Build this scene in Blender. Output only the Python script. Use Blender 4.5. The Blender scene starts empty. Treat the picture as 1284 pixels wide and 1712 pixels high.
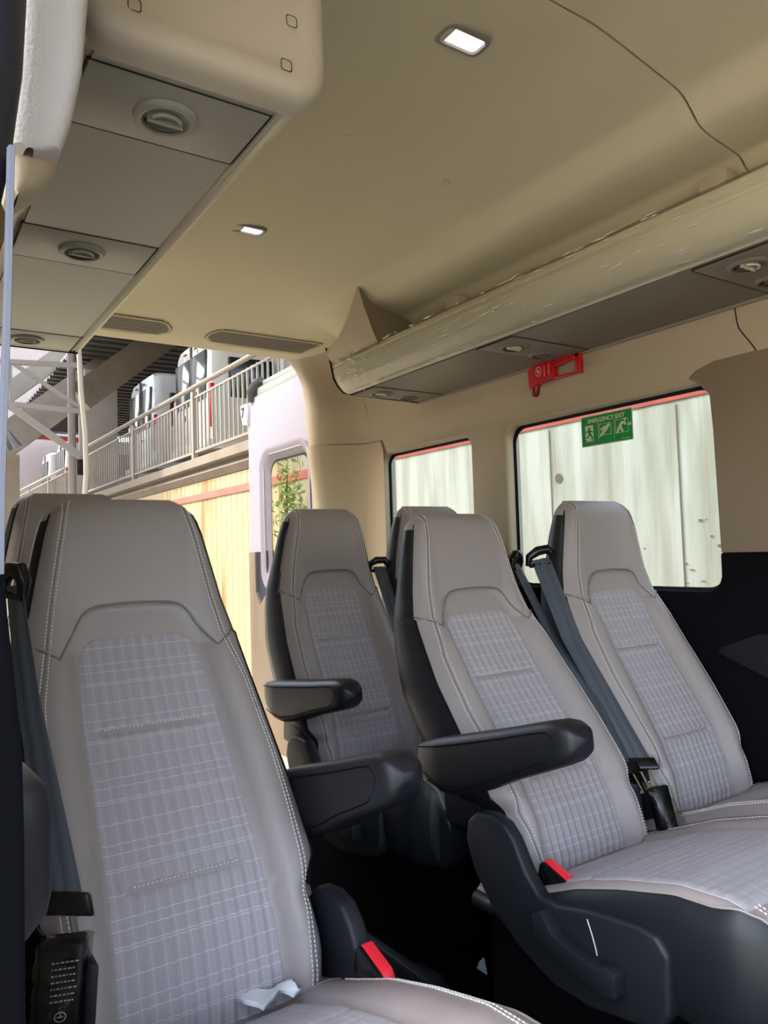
import bpy, bmesh, math, random
import numpy as np
from mathutils import Vector, Matrix
random.seed(7)
COL = bpy.context.scene.collection
SC = bpy.context.scene
FLOOR = -1.02      # van floor; the camera stands at the origin, in the open side door
GROUND = -1.60

def srgb(r, g, b):
    f = lambda c: (c/255/12.92) if c/255 <= .04045 else ((c/255+.055)/1.055)**2.4
    return (f(r), f(g), f(b), 1)

# ------------------------------------------------------------------ camera
cam = bpy.data.cameras.new('camera'); camo = bpy.data.objects.new('camera', cam); COL.objects.link(camo)
yaw, pitch, roll = math.radians(33.5), math.radians(2.95896), math.radians(-1.80375)
Fv = Vector((math.sin(yaw)*math.cos(pitch), math.cos(yaw)*math.cos(pitch), math.sin(pitch)))
r0 = Vector((math.cos(yaw), -math.sin(yaw), 0)); u0 = r0.cross(Fv)
Rv = math.cos(roll)*r0 + math.sin(roll)*u0; Uv = -math.sin(roll)*r0 + math.cos(roll)*u0
camo.matrix_world = Matrix(((Rv.x, Uv.x, -Fv.x, 0), (Rv.y, Uv.y, -Fv.y, 0), (Rv.z, Uv.z, -Fv.z, 0), (0, 0, 0, 1)))
cam.sensor_fit = 'HORIZONTAL'; cam.sensor_width = 36; cam.lens = 36*1264.28/1284
cam.clip_start = .02; cam.clip_end = 300
SC.camera = camo
# ------------------------------------------------------------------ world, sun, exposure
w = bpy.data.worlds.new('sky'); SC.world = w; w.use_nodes = True
nt = w.node_tree; nt.nodes.clear()
out = nt.nodes.new('ShaderNodeOutputWorld'); bg = nt.nodes.new('ShaderNodeBackground')
sky = nt.nodes.new('ShaderNodeTexSky'); sky.sky_type = 'NISHITA'; sky.sun_disc = False
sky.sun_elevation = math.radians(52); sky.sun_rotation = math.radians(-60); sky.air_density = 1.3; sky.dust_density = 3
hs = nt.nodes.new('ShaderNodeHueSaturation'); hs.inputs['Saturation'].default_value = .72
nt.links.new(sky.outputs[0], hs.inputs['Color']); nt.links.new(hs.outputs[0], bg.inputs[0]); nt.links.new(bg.outputs[0], out.inputs[0])
bg.inputs[1].default_value = .60
sun = bpy.data.lights.new('sun', 'SUN'); sun.energy = 3.0; sun.angle = math.radians(2); sun.color = (1, .93, .8)
suno = bpy.data.objects.new('sun', sun); COL.objects.link(suno)
suno.rotation_euler = Vector((.52, -.40, -1.05)).to_track_quat('-Z', 'Y').to_euler()
SC.view_settings.view_transform = 'Standard'; SC.view_settings.look = 'None'
SC.view_settings.gamma = 1; SC.view_settings.use_curve_mapping = False
SC.view_settings.exposure = 1.28

# ------------------------------------------------------------------ helpers
class MB:
    def __init__(s): s.v = []; s.f = []; s.uv = []
    def add(s, vs, fs, uvs=None):
        n = len(s.v); s.v += [tuple(p) for p in vs]; s.f += [tuple(i+n for i in f) for f in fs]
        if uvs is not None: s.uv += list(uvs)
        return s
    def box(s, x0, x1, y0, y1, z0, z1):
        return s.add([(x0,y0,z0),(x1,y0,z0),(x1,y1,z0),(x0,y1,z0),(x0,y0,z1),(x1,y0,z1),(x1,y1,z1),(x0,y1,z1)],
                     [(0,3,2,1),(4,5,6,7),(0,1,5,4),(1,2,6,5),(2,3,7,6),(3,0,4,7)])
    def obox(s, c, ax, ay, az):      # oriented box: centre, three half axes
        c, ax, ay, az = map(Vector, (c, ax, ay, az)); vs = []
        for k in (-1, 1):
            for i, j in ((-1,-1),(1,-1),(1,1),(-1,1)): vs.append(c+i*ax+j*ay+k*az)
        return s.add(vs, [(0,3,2,1),(4,5,6,7),(0,1,5,4),(1,2,6,5),(2,3,7,6),(3,0,4,7)])
    def bar(s, a, b, w, h=None, up=(0,0,1)):
        a, b = Vector(a), Vector(b); d = (b-a); L = d.length; d.normalize(); up = Vector(up)
        sx = d.cross(up)
        if sx.length < 1e-4: sx = d.cross(Vector((1,0,0)))
        sx.normalize(); sz = sx.cross(d).normalized()
        return s.obox((a+b)/2, d*L/2, sx*w/2, sz*(h or w)/2)
    def tube(s, pts, r, n=8, cap=True):
        pts = [Vector(p) for p in pts]; N = len(pts); ring0 = len(s.v); prev = None; vs = []; fs = []
        for i, p in enumerate(pts):
            t = (pts[min(i+1, N-1)]-pts[max(i-1, 0)]).normalized()
            if prev is None:
                a = t.cross(Vector((0,0,1)));
                if a.length < .1: a = t.cross(Vector((1,0,0)))
            else: a = prev - t*prev.dot(t)
            a.normalize(); prev = a; b = t.cross(a)
            rr = r[i] if isinstance(r, (list, tuple)) else r
            for k in range(n):
                an = 2*math.pi*k/n; vs.append(p + rr*(math.cos(an)*a+math.sin(an)*b))
        for i in range(N-1):
            for k in range(n): fs.append((i*n+k, i*n+(k+1) % n, (i+1)*n+(k+1) % n, (i+1)*n+k))
        if cap: fs.append(tuple(range(n))[::-1]); fs.append(tuple((N-1)*n+k for k in range(n)))
        return s.add(vs, fs)
    def grid(s, rows, uv=None, close=False):
        n = len(rows[0]); vs = [p for r in rows for p in r]; fs = []
        for i in range(len(rows)-1):
            for k in range(n-1 if not close else n):
                fs.append((i*n+k, i*n+(k+1) % n, (i+1)*n+(k+1) % n, (i+1)*n+k))
        return s.add(vs, fs, [q for r in uv for q in r] if uv is not None else None)
    def prism(s, poly, axis, a, b):   # poly in the two other axes, extruded along axis from a to b
        def m(p, t):
            return {'x': (t, p[0], p[1]), 'y': (p[0], t, p[1]), 'z': (p[0], p[1], t)}[axis]
        n = len(poly); vs = [m(p, a) for p in poly]+[m(p, b) for p in poly]
        fs = [tuple(range(n)), tuple(range(2*n-1, n-1, -1))]+[(i, n+i, n+(i+1) % n, (i+1) % n) for i in range(n)]
        return s.add(vs, fs)
    def disc(s, c, nrm, r, h, n=28, r2=None):
        c, nrm = Vector(c), Vector(nrm).normalized()
        return s.tube([c, c+nrm*h], [r, r2 if r2 is not None else r], n)
    def build(s, name, mat, parent=None, smooth=False, bevel=0, seg=2, loc=None, angle=35):
        me = bpy.data.meshes.new(name); me.from_pydata(s.v, [], s.f)
        bm = bmesh.new(); bm.from_mesh(me)
        if bevel:
            bmesh.ops.recalc_face_normals(bm, faces=bm.faces)
            es = [e for e in bm.edges if len(e.link_faces) == 2 and e.calc_face_angle(0) > math.radians(25)]
            bmesh.ops.bevel(bm, geom=es, offset=bevel, segments=seg, profile=.5, affect='EDGES', clamp_overlap=True)
        else: bmesh.ops.recalc_face_normals(bm, faces=bm.faces)
        bm.to_mesh(me); bm.free()
        if s.uv and not bevel:
            ul = me.uv_layers.new(name='UVMap')
            for l in me.loops: ul.data[l.index].uv = s.uv[l.vertex_index]
        if smooth or bevel:
            me.polygons.foreach_set('use_smooth', [True]*len(me.polygons))
            me.set_sharp_from_angle(angle=math.radians(angle))
        me.materials.append(mat); me.validate()
        o = bpy.data.objects.new(name, me); COL.objects.link(o)
        if parent: o.parent = parent
        if loc: o.location = loc
        return o

def empty(name, loc, rz=0):
    o = bpy.data.objects.new(name, None); COL.objects.link(o); o.location = loc; o.rotation_euler = (0, 0, rz)
    o.empty_display_size = .1
    return o
def tag(o, label, cat, group=None, kind=None):
    o['label'] = label; o['category'] = cat
    if group: o['group'] = group
    if kind: o['kind'] = kind
    return o
def struct(o, label=None):
    o['kind'] = 'structure'
    if label: o['label'] = label; o['category'] = 'vehicle interior'
    return o
def rehome(root, loc):
    """move a root empty to loc while its freshly built children keep world coordinates"""
    root.location = loc
    for c in root.children: c.location = Vector(c.location)-Vector(loc)
def thing(name, loc): return empty(name, loc)
def at(mb, name, mat, root, **k):      # build a mesh given in world coordinates as a child of root
    o = mb.build(name, mat, root, **k); o.location = -Vector(root.location)
    return o
def sub(mb, name, mat, par, **k):      # sub-part sharing its parent's frame
    return mb.build(name, mat, par, **k)
def top(mb, name, mat, origin=None, **k):   # a one-mesh thing with its origin on the object
    if origin is None:
        a = np.array(mb.v); origin = ((a[:,0].min()+a[:,0].max())/2, (a[:,1].min()+a[:,1].max())/2, a[:,2].min())
    mb.v = [tuple(np.array(p)-np.array(origin)) for p in mb.v]
    o = mb.build(name, mat, **k); o.location = origin; return o

def mat(name, col, rough=.6, metal=0, bump=0, bscale=400, var=0, vscale=3, spec=.5, coat=0, emit=None, estr=0, sheen=0):
    m = bpy.data.materials.new(name); m.use_nodes = True; nt = m.node_tree; b = nt.nodes['Principled BSDF']
    b.inputs['Base Color'].default_value = col; b.inputs['Roughness'].default_value = rough
    b.inputs['Metallic'].default_value = metal; b.inputs['Specular IOR Level'].default_value = spec
    b.inputs['Coat Weight'].default_value = coat; b.inputs['Sheen Weight'].default_value = sheen
    if emit: b.inputs['Emission Color'].default_value = emit; b.inputs['Emission Strength'].default_value = estr
    tc = nt.nodes.new('ShaderNodeTexCoord')
    if bump:
        n = nt.nodes.new('ShaderNodeTexNoise'); n.inputs['Scale'].default_value = bscale; n.inputs['Detail'].default_value = 3
        bp = nt.nodes.new('ShaderNodeBump'); bp.inputs['Strength'].default_value = bump; bp.inputs['Distance'].default_value = .001
        nt.links.new(tc.outputs['Object'], n.inputs['Vector']); nt.links.new(n.outputs['Fac'], bp.inputs['Height'])
        nt.links.new(bp.outputs[0], b.inputs['Normal'])
    if var:
        n = nt.nodes.new('ShaderNodeTexNoise'); n.inputs['Scale'].default_value = vscale; n.inputs['Detail'].default_value = 5
        nt.links.new(tc.outputs['Object'], n.inputs['Vector'])
        mp = nt.nodes.new('ShaderNodeMapRange'); mp.inputs[1].default_value = .3; mp.inputs[2].default_value = .7
        mp.inputs[3].default_value = 1-var; mp.inputs[4].default_value = 1+var
        mx = nt.nodes.new('ShaderNodeVectorMath'); mx.operation = 'SCALE'; mx.inputs[0].default_value = col[:3]
        nt.links.new(n.outputs['Fac'], mp.inputs[0]); nt.links.new(mp.outputs[0], mx.inputs['Scale'])
        nt.links.new(mx.outputs[0], b.inputs['Base Color'])
    return m

M = {}
M['head'] = mat('headliner_fabric', srgb(212, 203, 174), .9, bump=.25, bscale=700, spec=.2)
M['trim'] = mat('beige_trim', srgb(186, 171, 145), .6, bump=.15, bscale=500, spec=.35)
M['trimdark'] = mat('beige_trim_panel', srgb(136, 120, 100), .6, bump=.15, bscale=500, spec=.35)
M['rack'] = mat('rack_plastic', srgb(228, 221, 196), .42, bump=.08, bscale=400)
M['rackcap'] = mat('rack_cap_plastic', srgb(205, 194, 176), .42, bump=.05)
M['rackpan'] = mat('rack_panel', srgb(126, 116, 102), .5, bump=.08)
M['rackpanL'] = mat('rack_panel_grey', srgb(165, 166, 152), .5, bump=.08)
M['gap'] = mat('shadow_gap', srgb(40, 36, 32), .9)
M['leather'] = mat('taupe_leather', srgb(156, 146, 144), .42, bump=.25, bscale=900, spec=.4)
M['leather2'] = mat('taupe_leather_seam', srgb(120, 112, 108), .5)
M['black'] = mat('black_leather', srgb(25, 27, 32), .42, bump=.25, bscale=900, spec=.4)
M['blackpl'] = mat('black_plastic', srgb(28, 30, 35), .5, bump=.3, bscale=600, spec=.4)
M['blackgl'] = mat('gloss_black_plastic', srgb(14, 14, 16), .25)
M['seamdk'] = mat('dark_seam', srgb(16, 16, 19), .9, spec=.1)
M['dark'] = mat('black_carpet', srgb(7, 7, 10), .95, bump=.5, bscale=300, spec=.05)
M['darkwall'] = mat('black_wall_trim', srgb(9, 10, 15), .85, bump=.2, spec=.12)
M['thread'] = mat('light_thread', srgb(214, 208, 204), .7)
M['threaddk'] = mat('grey_thread', srgb(150, 142, 138), .7)
M['red'] = mat('red_plastic', srgb(205, 22, 30), .35, coat=.3)
M['redbk'] = mat('red_buckle_plastic', srgb(240, 40, 58), .4)
M['chrome'] = mat('bright_metal', srgb(210, 210, 212), .2, metal=1)
M['rubber'] = mat('black_rubber', srgb(20, 20, 22), .6)
M['white'] = mat('white_paint', srgb(206, 202, 206), .35, coat=.3)
M['whitedoor'] = mat('white_door_paint', srgb(186, 178, 186), .35, coat=.2)
M['paper'] = mat('white_tissue', srgb(236, 240, 244), .9, bump=.6, bscale=90)
M['lens'] = mat('lamp_lens', srgb(235, 235, 250), .3, emit=(.86, .86, 1, 1), estr=1.5)
M['green'] = mat('sign_green', srgb(20, 150, 72), .4)
M['signw'] = mat('sign_pale', srgb(214, 226, 190), .5)
M['concrete'] = mat('concrete', srgb(120, 110, 97), .85, var=.12, vscale=2)
M['steel'] = mat('painted_steel', srgb(138, 128, 118), .5, var=.06, vscale=3)
M['rail'] = mat('railing_paint', srgb(126, 118, 106), .5)
M['lane'] = mat('added_dark_lane', srgb(98, 94, 86), .95, var=.1, vscale=1)
M['asphalt'] = mat('pale_concrete_ground', srgb(176, 166, 146), .9, var=.1, vscale=1)
M['darksteel'] = mat('dark_steel', srgb(70, 68, 68), .7)
M['taillight'] = mat('red_taillight', srgb(160, 14, 22), .25)
M['vanglass'] = mat('dark_van_glass', srgb(52, 58, 56), .12)
M['vanwhite'] = mat('van_white_paint', srgb(166, 160, 150), .35, coat=.3)
M['grille'] = mat('grille_slats', srgb(140, 134, 116), .6)
M['fabricwhite'] = mat('pale_grained_vinyl', srgb(214, 210, 208), .8, bump=.8, bscale=260)
M['leaf'] = mat('leaf_green', srgb(128, 150, 50), .6)

def webbing_mat():
    m = mat('belt_webbing', srgb(72, 78, 88), .38, spec=.6); nt = m.node_tree; b = nt.nodes['Principled BSDF']
    tc = nt.nodes.new('ShaderNodeTexCoord'); wv = nt.nodes.new('ShaderNodeTexWave'); wv.inputs['Scale'].default_value = 120
    bp = nt.nodes.new('ShaderNodeBump'); bp.inputs['Strength'].default_value = .3; bp.inputs['Distance'].default_value = .0005
    nt.links.new(tc.outputs['UV'], wv.inputs['Vector']); nt.links.new(wv.outputs['Fac'], bp.inputs['Height']); nt.links.new(bp.outputs[0], b.inputs['Normal'])
    return m
M['web'] = webbing_mat()

def plaid_mat(name, hz=(0, .30, .62, .66, .86), per=.098, vstep=.0189, base=srgb(163, 155, 158)):
    """grey woven cloth with pale window-check threads, in the cover's own surface coordinates (metres)"""
    m = mat(name, base, .85, spec=.15, sheen=.2); nt = m.node_tree; b = nt.nodes['Principled BSDF']; L = nt.links
    tc = nt.nodes.new('ShaderNodeTexCoord'); sp = nt.nodes.new('ShaderNodeSeparateXYZ'); L.new(tc.outputs['UV'], sp.inputs[0])
    def mth(op, a, bb=None, c=None):
        n = nt.nodes.new('ShaderNodeMath'); n.operation = op
        for i, q in enumerate((a, bb, c)):
            if q is None: continue
            if isinstance(q, (int, float)): n.inputs[i].default_value = q
            else: L.new(q, n.inputs[i])
        return n.outputs[0]
    def line(coord, period, off, width):
        f = mth('FRACT', mth('ADD', mth('DIVIDE', coord, period), off))
        d = mth('ABSOLUTE', mth('SUBTRACT', f, .5))
        return mth('LESS_THAN', d, width/period/2)
    v = line(sp.outputs[0], vstep, 0.0, .0010)
    tot = mth('MULTIPLY', v, .30)
    for h in hz: tot = mth('MAXIMUM', tot, mth('MULTIPLY', line(sp.outputs[1], per, h, .0012), .5))
    # weave: fine noise breaks up the threads and the ground
    nz = nt.nodes.new('ShaderNodeTexNoise'); nz.inputs['Scale'].default_value = 900; nz.inputs['Detail'].default_value = 2
    L.new(tc.outputs['UV'], nz.inputs['Vector'])
    tot = mth('MULTIPLY', tot, mth('MULTIPLY_ADD', nz.outputs['Fac'], 1.2, .3))
    mx = nt.nodes.new('ShaderNodeMixRGB'); L.new(tot, mx.inputs[0]); mx.inputs[2].default_value = srgb(218, 216, 222)
    gr = nt.nodes.new('ShaderNodeMixRGB'); L.new(nz.outputs['Fac'], gr.inputs[0])
    gr.inputs[1].default_value = tuple(c*.72 for c in base[:3])+(1,); gr.inputs[2].default_value = tuple(min(1, c*1.28) for c in base[:3])+(1,)
    L.new(gr.outputs[0], mx.inputs[1]); L.new(mx.outputs[0], b.inputs['Base Color'])
    bp = nt.nodes.new('ShaderNodeBump'); bp.inputs['Strength'].default_value = .3; bp.inputs['Distance'].default_value = .0006
    L.new(nz.outputs['Fac'], bp.inputs['Height']); L.new(bp.outputs[0], b.inputs['Normal'])
    return m
M['plaid'] = plaid_mat('plaid_cloth')
M['plaidseat'] = plaid_mat('plaid_seat_cloth', hz=(0, .5), per=.06, vstep=.021, base=srgb(158, 152, 159))

def glass_mat(name, tint, refl=.08):
    m = bpy.data.materials.new(name); m.use_nodes = True; nt = m.node_tree; nt.nodes.clear()
    o = nt.nodes.new('ShaderNodeOutputMaterial'); mx = nt.nodes.new('ShaderNodeMixShader')
    t = nt.nodes.new('ShaderNodeBsdfTransparent'); t.inputs[0].default_value = tint
    g = nt.nodes.new('ShaderNodeBsdfGlossy'); g.inputs['Roughness'].default_value = .02
    fr = nt.nodes.new('ShaderNodeFresnel'); fr.inputs[0].default_value = 1.45
    nt.links.new(fr.outputs[0], mx.inputs[0]); nt.links.new(t.outputs[0], mx.inputs[1]); nt.links.new(g.outputs[0], mx.inputs[2]); nt.links.new(mx.outputs[0], o.inputs[0])
    return m
M['glass'] = glass_mat('window_glass', (.84, .88, .84, 1))
def film_mat():
    m = bpy.data.materials.new('clear_plastic_film'); m.use_nodes = True; nt = m.node_tree; nt.nodes.clear(); L = nt.links
    o = nt.nodes.new('ShaderNodeOutputMaterial'); mx = nt.nodes.new('ShaderNodeMixShader')
    t = nt.nodes.new('ShaderNodeBsdfTransparent'); t.inputs[0].default_value = (.95, .95, .93, 1)
    g = nt.nodes.new('ShaderNodeBsdfGlossy'); g.inputs['Roughness'].default_value = .26
    lw = nt.nodes.new('ShaderNodeLayerWeight'); lw.inputs[0].default_value = .35
    tc = nt.nodes.new('ShaderNodeTexCoord'); mp = nt.nodes.new('ShaderNodeMapping'); mp.inputs['Scale'].default_value = (16, 1.6, 16)
    n = nt.nodes.new('ShaderNodeTexNoise'); n.inputs['Scale'].default_value = 1.6; n.inputs['Detail'].default_value = 4; n.inputs['Distortion'].default_value = 1.2
    bp = nt.nodes.new('ShaderNodeBump'); bp.inputs['Strength'].default_value = 1; bp.inputs['Distance'].default_value = .006
    L.new(tc.outputs['Object'], mp.inputs[0]); L.new(mp.outputs[0], n.inputs['Vector']); L.new(n.outputs['Fac'], bp.inputs['Height'])
    L.new(bp.outputs[0], g.inputs['Normal'])
    sc_ = nt.nodes.new('ShaderNodeMath'); sc_.operation = 'MULTIPLY'; sc_.inputs[1].default_value = .55; L.new(lw.outputs['Fresnel'], sc_.inputs[0]); L.new(sc_.outputs[0], mx.inputs[0]); L.new(t.outputs[0], mx.inputs[1]); L.new(g.outputs[0], mx.inputs[2]); L.new(mx.outputs[0], o.inputs[0])
    return m
M['film'] = film_mat()

def hoarding_mat():
    """painted panel wall: pale ribs, further back ply tones with sunlit warmth painted in, and grime"""
    m = mat('painted_panels', srgb(225, 224, 208), .7); nt = m.node_tree; b = nt.nodes['Principled BSDF']; L = nt.links
    tc = nt.nodes.new('ShaderNodeTexCoord')
    mp = nt.nodes.new('ShaderNodeMapping'); mp.inputs['Scale'].default_value = (1, 3.2, .35); L.new(tc.outputs['Object'], mp.inputs[0])
    n1 = nt.nodes.new('ShaderNodeTexNoise'); n1.inputs['Scale'].default_value = 2.2; n1.inputs['Detail'].default_value = 6; L.new(mp.outputs[0], n1.inputs['Vector'])
    cr = nt.nodes.new('ShaderNodeValToRGB'); L.new(n1.outputs['Fac'], cr.inputs[0])
    cr.color_ramp.elements[0].position = .35; cr.color_ramp.elements[0].color = srgb(172, 171, 152)
    cr.color_ramp.elements[1].position = .6; cr.color_ramp.elements[1].color = srgb(208, 210, 198)
    # ply panels further along the wall, their warm tone partly painted-in sunlight
    n2 = nt.nodes.new('ShaderNodeTexNoise'); n2.inputs['Scale'].default_value = 1.1; n2.inputs['Detail'].default_value = 2; L.new(mp.outputs[0], n2.inputs['Vector'])
    cr2 = nt.nodes.new('ShaderNodeValToRGB'); L.new(n2.outputs['Fac'], cr2.inputs[0])
    cr2.color_ramp.elements[0].position = .33; cr2.color_ramp.elements[0].color = srgb(152, 112, 72)
    cr2.color_ramp.elements[1].position = .47; cr2.color_ramp.elements[1].color = srgb(166, 150, 114)
    sp = nt.nodes.new('ShaderNodeSeparateXYZ'); L.new(tc.outputs['Object'], sp.inputs[0])
    mr = nt.nodes.new('ShaderNodeMapRange'); mr.inputs[1].default_value = 7.0; mr.inputs[2].default_value = 8.6; L.new(sp.outputs[1], mr.inputs[0])
    mx = nt.nodes.new('ShaderNodeMixRGB'); L.new(mr.outputs[0], mx.inputs[0]); L.new(cr.outputs[0], mx.inputs[1]); L.new(cr2.outputs[0], mx.inputs[2])
    L.new(mx.outputs[0], b.inputs['Base Color'])
    return m
M['hoard'] = hoarding_mat()
M['stripe'] = mat('red_stripe_paint', srgb(188, 92, 80), .6, var=.15, vscale=4)

def smooth(a, b, t):
    t = np.clip((t-a)/(b-a), 0, 1); return t*t*(3-2*t)
def pchip(xs, ys):
    """monotone table lookup, softened"""
    xs = np.array(xs, float); ys = np.array(ys, float); o = np.argsort(xs); xs, ys = xs[o], ys[o]
    g = np.linspace(xs[0], xs[-1], 400); v = np.interp(g, xs, ys); k = 13; ker = np.hanning(k); ker /= ker.sum()
    vp = np.concatenate([2*v[0]-v[1:k//2+1][::-1], v, 2*v[-1]-v[-k//2:-1][::-1]])
    vs = np.convolve(vp, ker, 'same')[k//2:k//2+400]
    return lambda q: np.interp(q, g, vs)

# =================================================================== THE VAN SHELL
CX = .975
prof = [(0, .95), (.10, .948), (.165, .938), (.315, .909), (.355, .900), (.375, .885), (.41, .848), (.45, .836), (.555, .822), (.575, .800), (.63, .785), (.72, .77), (.86, .70)]
pf = pchip([p[0] for p in prof], [p[1] for p in prof])
def ceil_z(x, y):
    z = float(pf(min(abs(x-CX), .86)))
    lid = float(np.interp(y, [2.42, 2.52, 2.66, 2.83, 2.98, 3.05], [.95, .947, .935, .912, .887, .880]))
    edge = .884 if y > 3.0 else 1
    if y > 2.2:       # behind the racks the side folds open out into the rear header
        t = float(smooth(2.2, 2.8, np.array(y))); flat = .95-.10*max(0, (abs(x-CX)-.35))
        z = z*(1-t)+min(flat, lid)*t
    return min(z, lid)
def ceiling_part(name, ya, yb, n):
    mb = MB(); rows = []
    xs = [CX+s for s in np.concatenate([-np.linspace(.86, 0, 70), np.linspace(0, .86, 70)[1:]])]
    for y in np.linspace(ya, yb, n): rows.append([(x, y, ceil_z(x, y)) for x in xs])
    # turned-up edge so the panel shows its thickness at the seam
    if name == 'ceiling': rows.insert(0, [(x, ya-.000, z+.012) for x, y, z in rows[0]]); rows.append([(x, yb+.004, z+.03) for x, y, z in rows[-1]])
    else: rows.append([(x, yb, z+.012) for x, y, z in rows[-1]])
    mb.grid(rows); return mb
struct(ceiling_part('ceiling', .888, 3.05, 90).build('ceiling', M['head'], smooth=True, angle=50))
struct(ceiling_part('ceiling_front', -1.3, .883, 20).build('ceiling', M['head'], smooth=True, angle=50))
mb = MB(); mb.grid([[(CX+s, y, ceil_z(CX+s, .885)+.008) for s in np.linspace(-.86, .86, 80)] for y in (.870, .900)])
struct(mb.build('trim_1', M['gap']))
mb = MB().box(-.02, 1.97, -1.3, 3.06, FLOOR-.06, FLOOR)
struct(mb.build('floor', M['dark']))
struct(MB().box(.02, 1.93, -1.36, -1.3, FLOOR, -.10).box(.02, 1.93, -1.36, -1.3, .66, 1.06).build('wall_front_baffle', M['darkwall']))  # unseen partition added to cut light from the front, open in the middle
mb = MB().box(.02, 1.93, -1.3, 3.04, 1.02, 1.06)
struct(mb.build('roof', M['vanwhite']))

def rounded_notch(y0, y1, z, r, up):     # points along a window edge with rounded corners; up=+1: window above z line
    pts = []
    return pts
def poly_slab(poly, x0, x1):             # poly in (y,z)
    return MB().prism(poly, 'x', x0, x1)
def arc(cy, cz, r, a0, a1, n=7):
    return [(cy+r*math.cos(math.radians(a0+(a1-a0)*i/n)), cz+r*math.sin(math.radians(a0+(a1-a0)*i/n))) for i in range(n+1)]
ZT, ZB, ZM = .432, -.138, -.033
W1, W2 = (1.20, 2.015), (2.215, 2.83)
def beige_poly(ya, yb, wins, ztop):
    p = [(ya, ztop), (ya, ZM)]
    for a, b in wins:
        p += [(a, ZM)]+arc(a+.05, ZT-.05, .05, 180, 90)+arc(b-.05, ZT-.05, .05, 90, 0)+[(b, ZM)]
    return p+[(yb, ZM), (yb, ztop)]
def black_poly(ya, yb, wins):
    p = [(ya, FLOOR), (ya, ZM)]
    for a, b in wins:
        p += [(a, ZM)]+arc(a+.05, ZB+.05, .05, 180, 270)+arc(b-.05, ZB+.05, .05, 270, 360)+[(b, ZM)]
    return p+[(yb, ZM), (yb, FLOOR)]
XW = 1.87
wr = struct(poly_slab(beige_poly(1.17, 2.86, (W1, W2), .47), XW, XW+.045).build('wall_right', M['trim'], bevel=.016, seg=4, angle=50))
wl = struct(poly_slab(black_poly(-1.3, 2.95, (W1, W2)), XW, XW+.045).build('wall_right', M['darkwall'], bevel=.006))
# the proud pillar panel in front of the emergency window
p = [(-1.3, .485), (-1.3, ZM), (1.19, ZM), (1.195, .30), (1.20, .395), (1.235, .435), (1.262, .452), (1.235, .470), (1.18, .484)]
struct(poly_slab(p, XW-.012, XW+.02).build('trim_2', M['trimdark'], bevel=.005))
# upper wall that leans in over the windows
xw = pchip([.44, .47, .50, .54, .60, .70, .80, .90, .97], [XW+.0, XW-.004, XW-.018, XW-.038, XW-.048, XW-.075, XW-.13, XW-.22, XW-.30])
mb = MB(); zs = np.linspace(.452, .97, 30)
mb.grid([[(float(xw(z)), y-(.030*float(smooth(.56, .47, np.array(z))) if k == 0 else 0), z) for z in zs] for k, y in enumerate(np.linspace(1.093, 2.86, 30))])
struct(mb.build('wall_right', M['trim'], smooth=True))
mb = MB(); mb.grid([[(float(xw(z))+.003, y-.030*float(smooth(.56, .47, np.array(z))), z) for z in zs] for y in (1.080, 1.100)])
struct(mb.build('trim_3', M['gap']))
mb = MB(); mb.grid([[(float(xw(z))-.002, y-(.03*float(smooth(.56, .47, np.array(z))) if y > 1 else 0), z) for z in zs] for y in (-1.3, 0, 1.088)])
struct(mb.build('wall_right', M['trim'], smooth=True))
# outer skin strip so no light leaks above the windows
struct(MB().box(1.93, 1.95, -1.3, 3.0, .45, 1.05).build('wall_outer', M['vanwhite']))
struct(MB().box(1.93, 1.95, -1.3, 3.0, FLOOR, -.15).build('wall_outer', M['vanwhite']))
struct(MB().box(1.93, 1.95, 2.03, 2.20, -.15, .45).build('wall_outer', M['vanwhite']))
struct(MB().box(1.93, 1.95, 2.84, 3.0, -.15, .45).build('wall_outer', M['vanwhite']))
struct(MB().box(1.93, 1.95, -1.3, 1.18, -.15, .45).build('wall_outer', M['vanwhite']))

def window(n, ya, yb, zb=ZB, zt=ZT, x=XW+.045):
    root = empty('window_%d' % n, (x, (ya+yb)/2, zb)); root['kind'] = 'structure'
    r = .055
    out_ = arc(ya+r-.02, zt-r+.02, r, 180, 90)+arc(yb-r+.02, zt-r+.02, r, 90, 0)+arc(yb-r+.02, zb+r-.02, r, 0, -90)+arc(ya+r-.02, zb+r-.02, r, 270, 180)
    in_ = arc(ya+r+.009, zt-r-.009, r, 180, 90)+arc(yb-r-.009, zt-r-.009, r, 90, 0)+arc(yb-r-.009, zb+r+.009, r, 0, -90)+arc(ya+r+.009, zb+r+.009, r, 270, 180)
    mb = MB(); mb.grid([[(x-.003, a, b) for a, b in in_], [(x-.003, a, b) for a, b in out_], [(x+.02, a, b) for a, b in out_]], close=True)
    at(mb, 'window_frame', M['rubber'], root)
    mb = MB(); n_ = len(out_); mb.add([(x+.006, a, b) for a, b in out_], [tuple(range(n_))])
    at(mb, 'glass_pane', M['glass'], root)
    return root
window(1, *W2); window(2, *W1)

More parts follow.
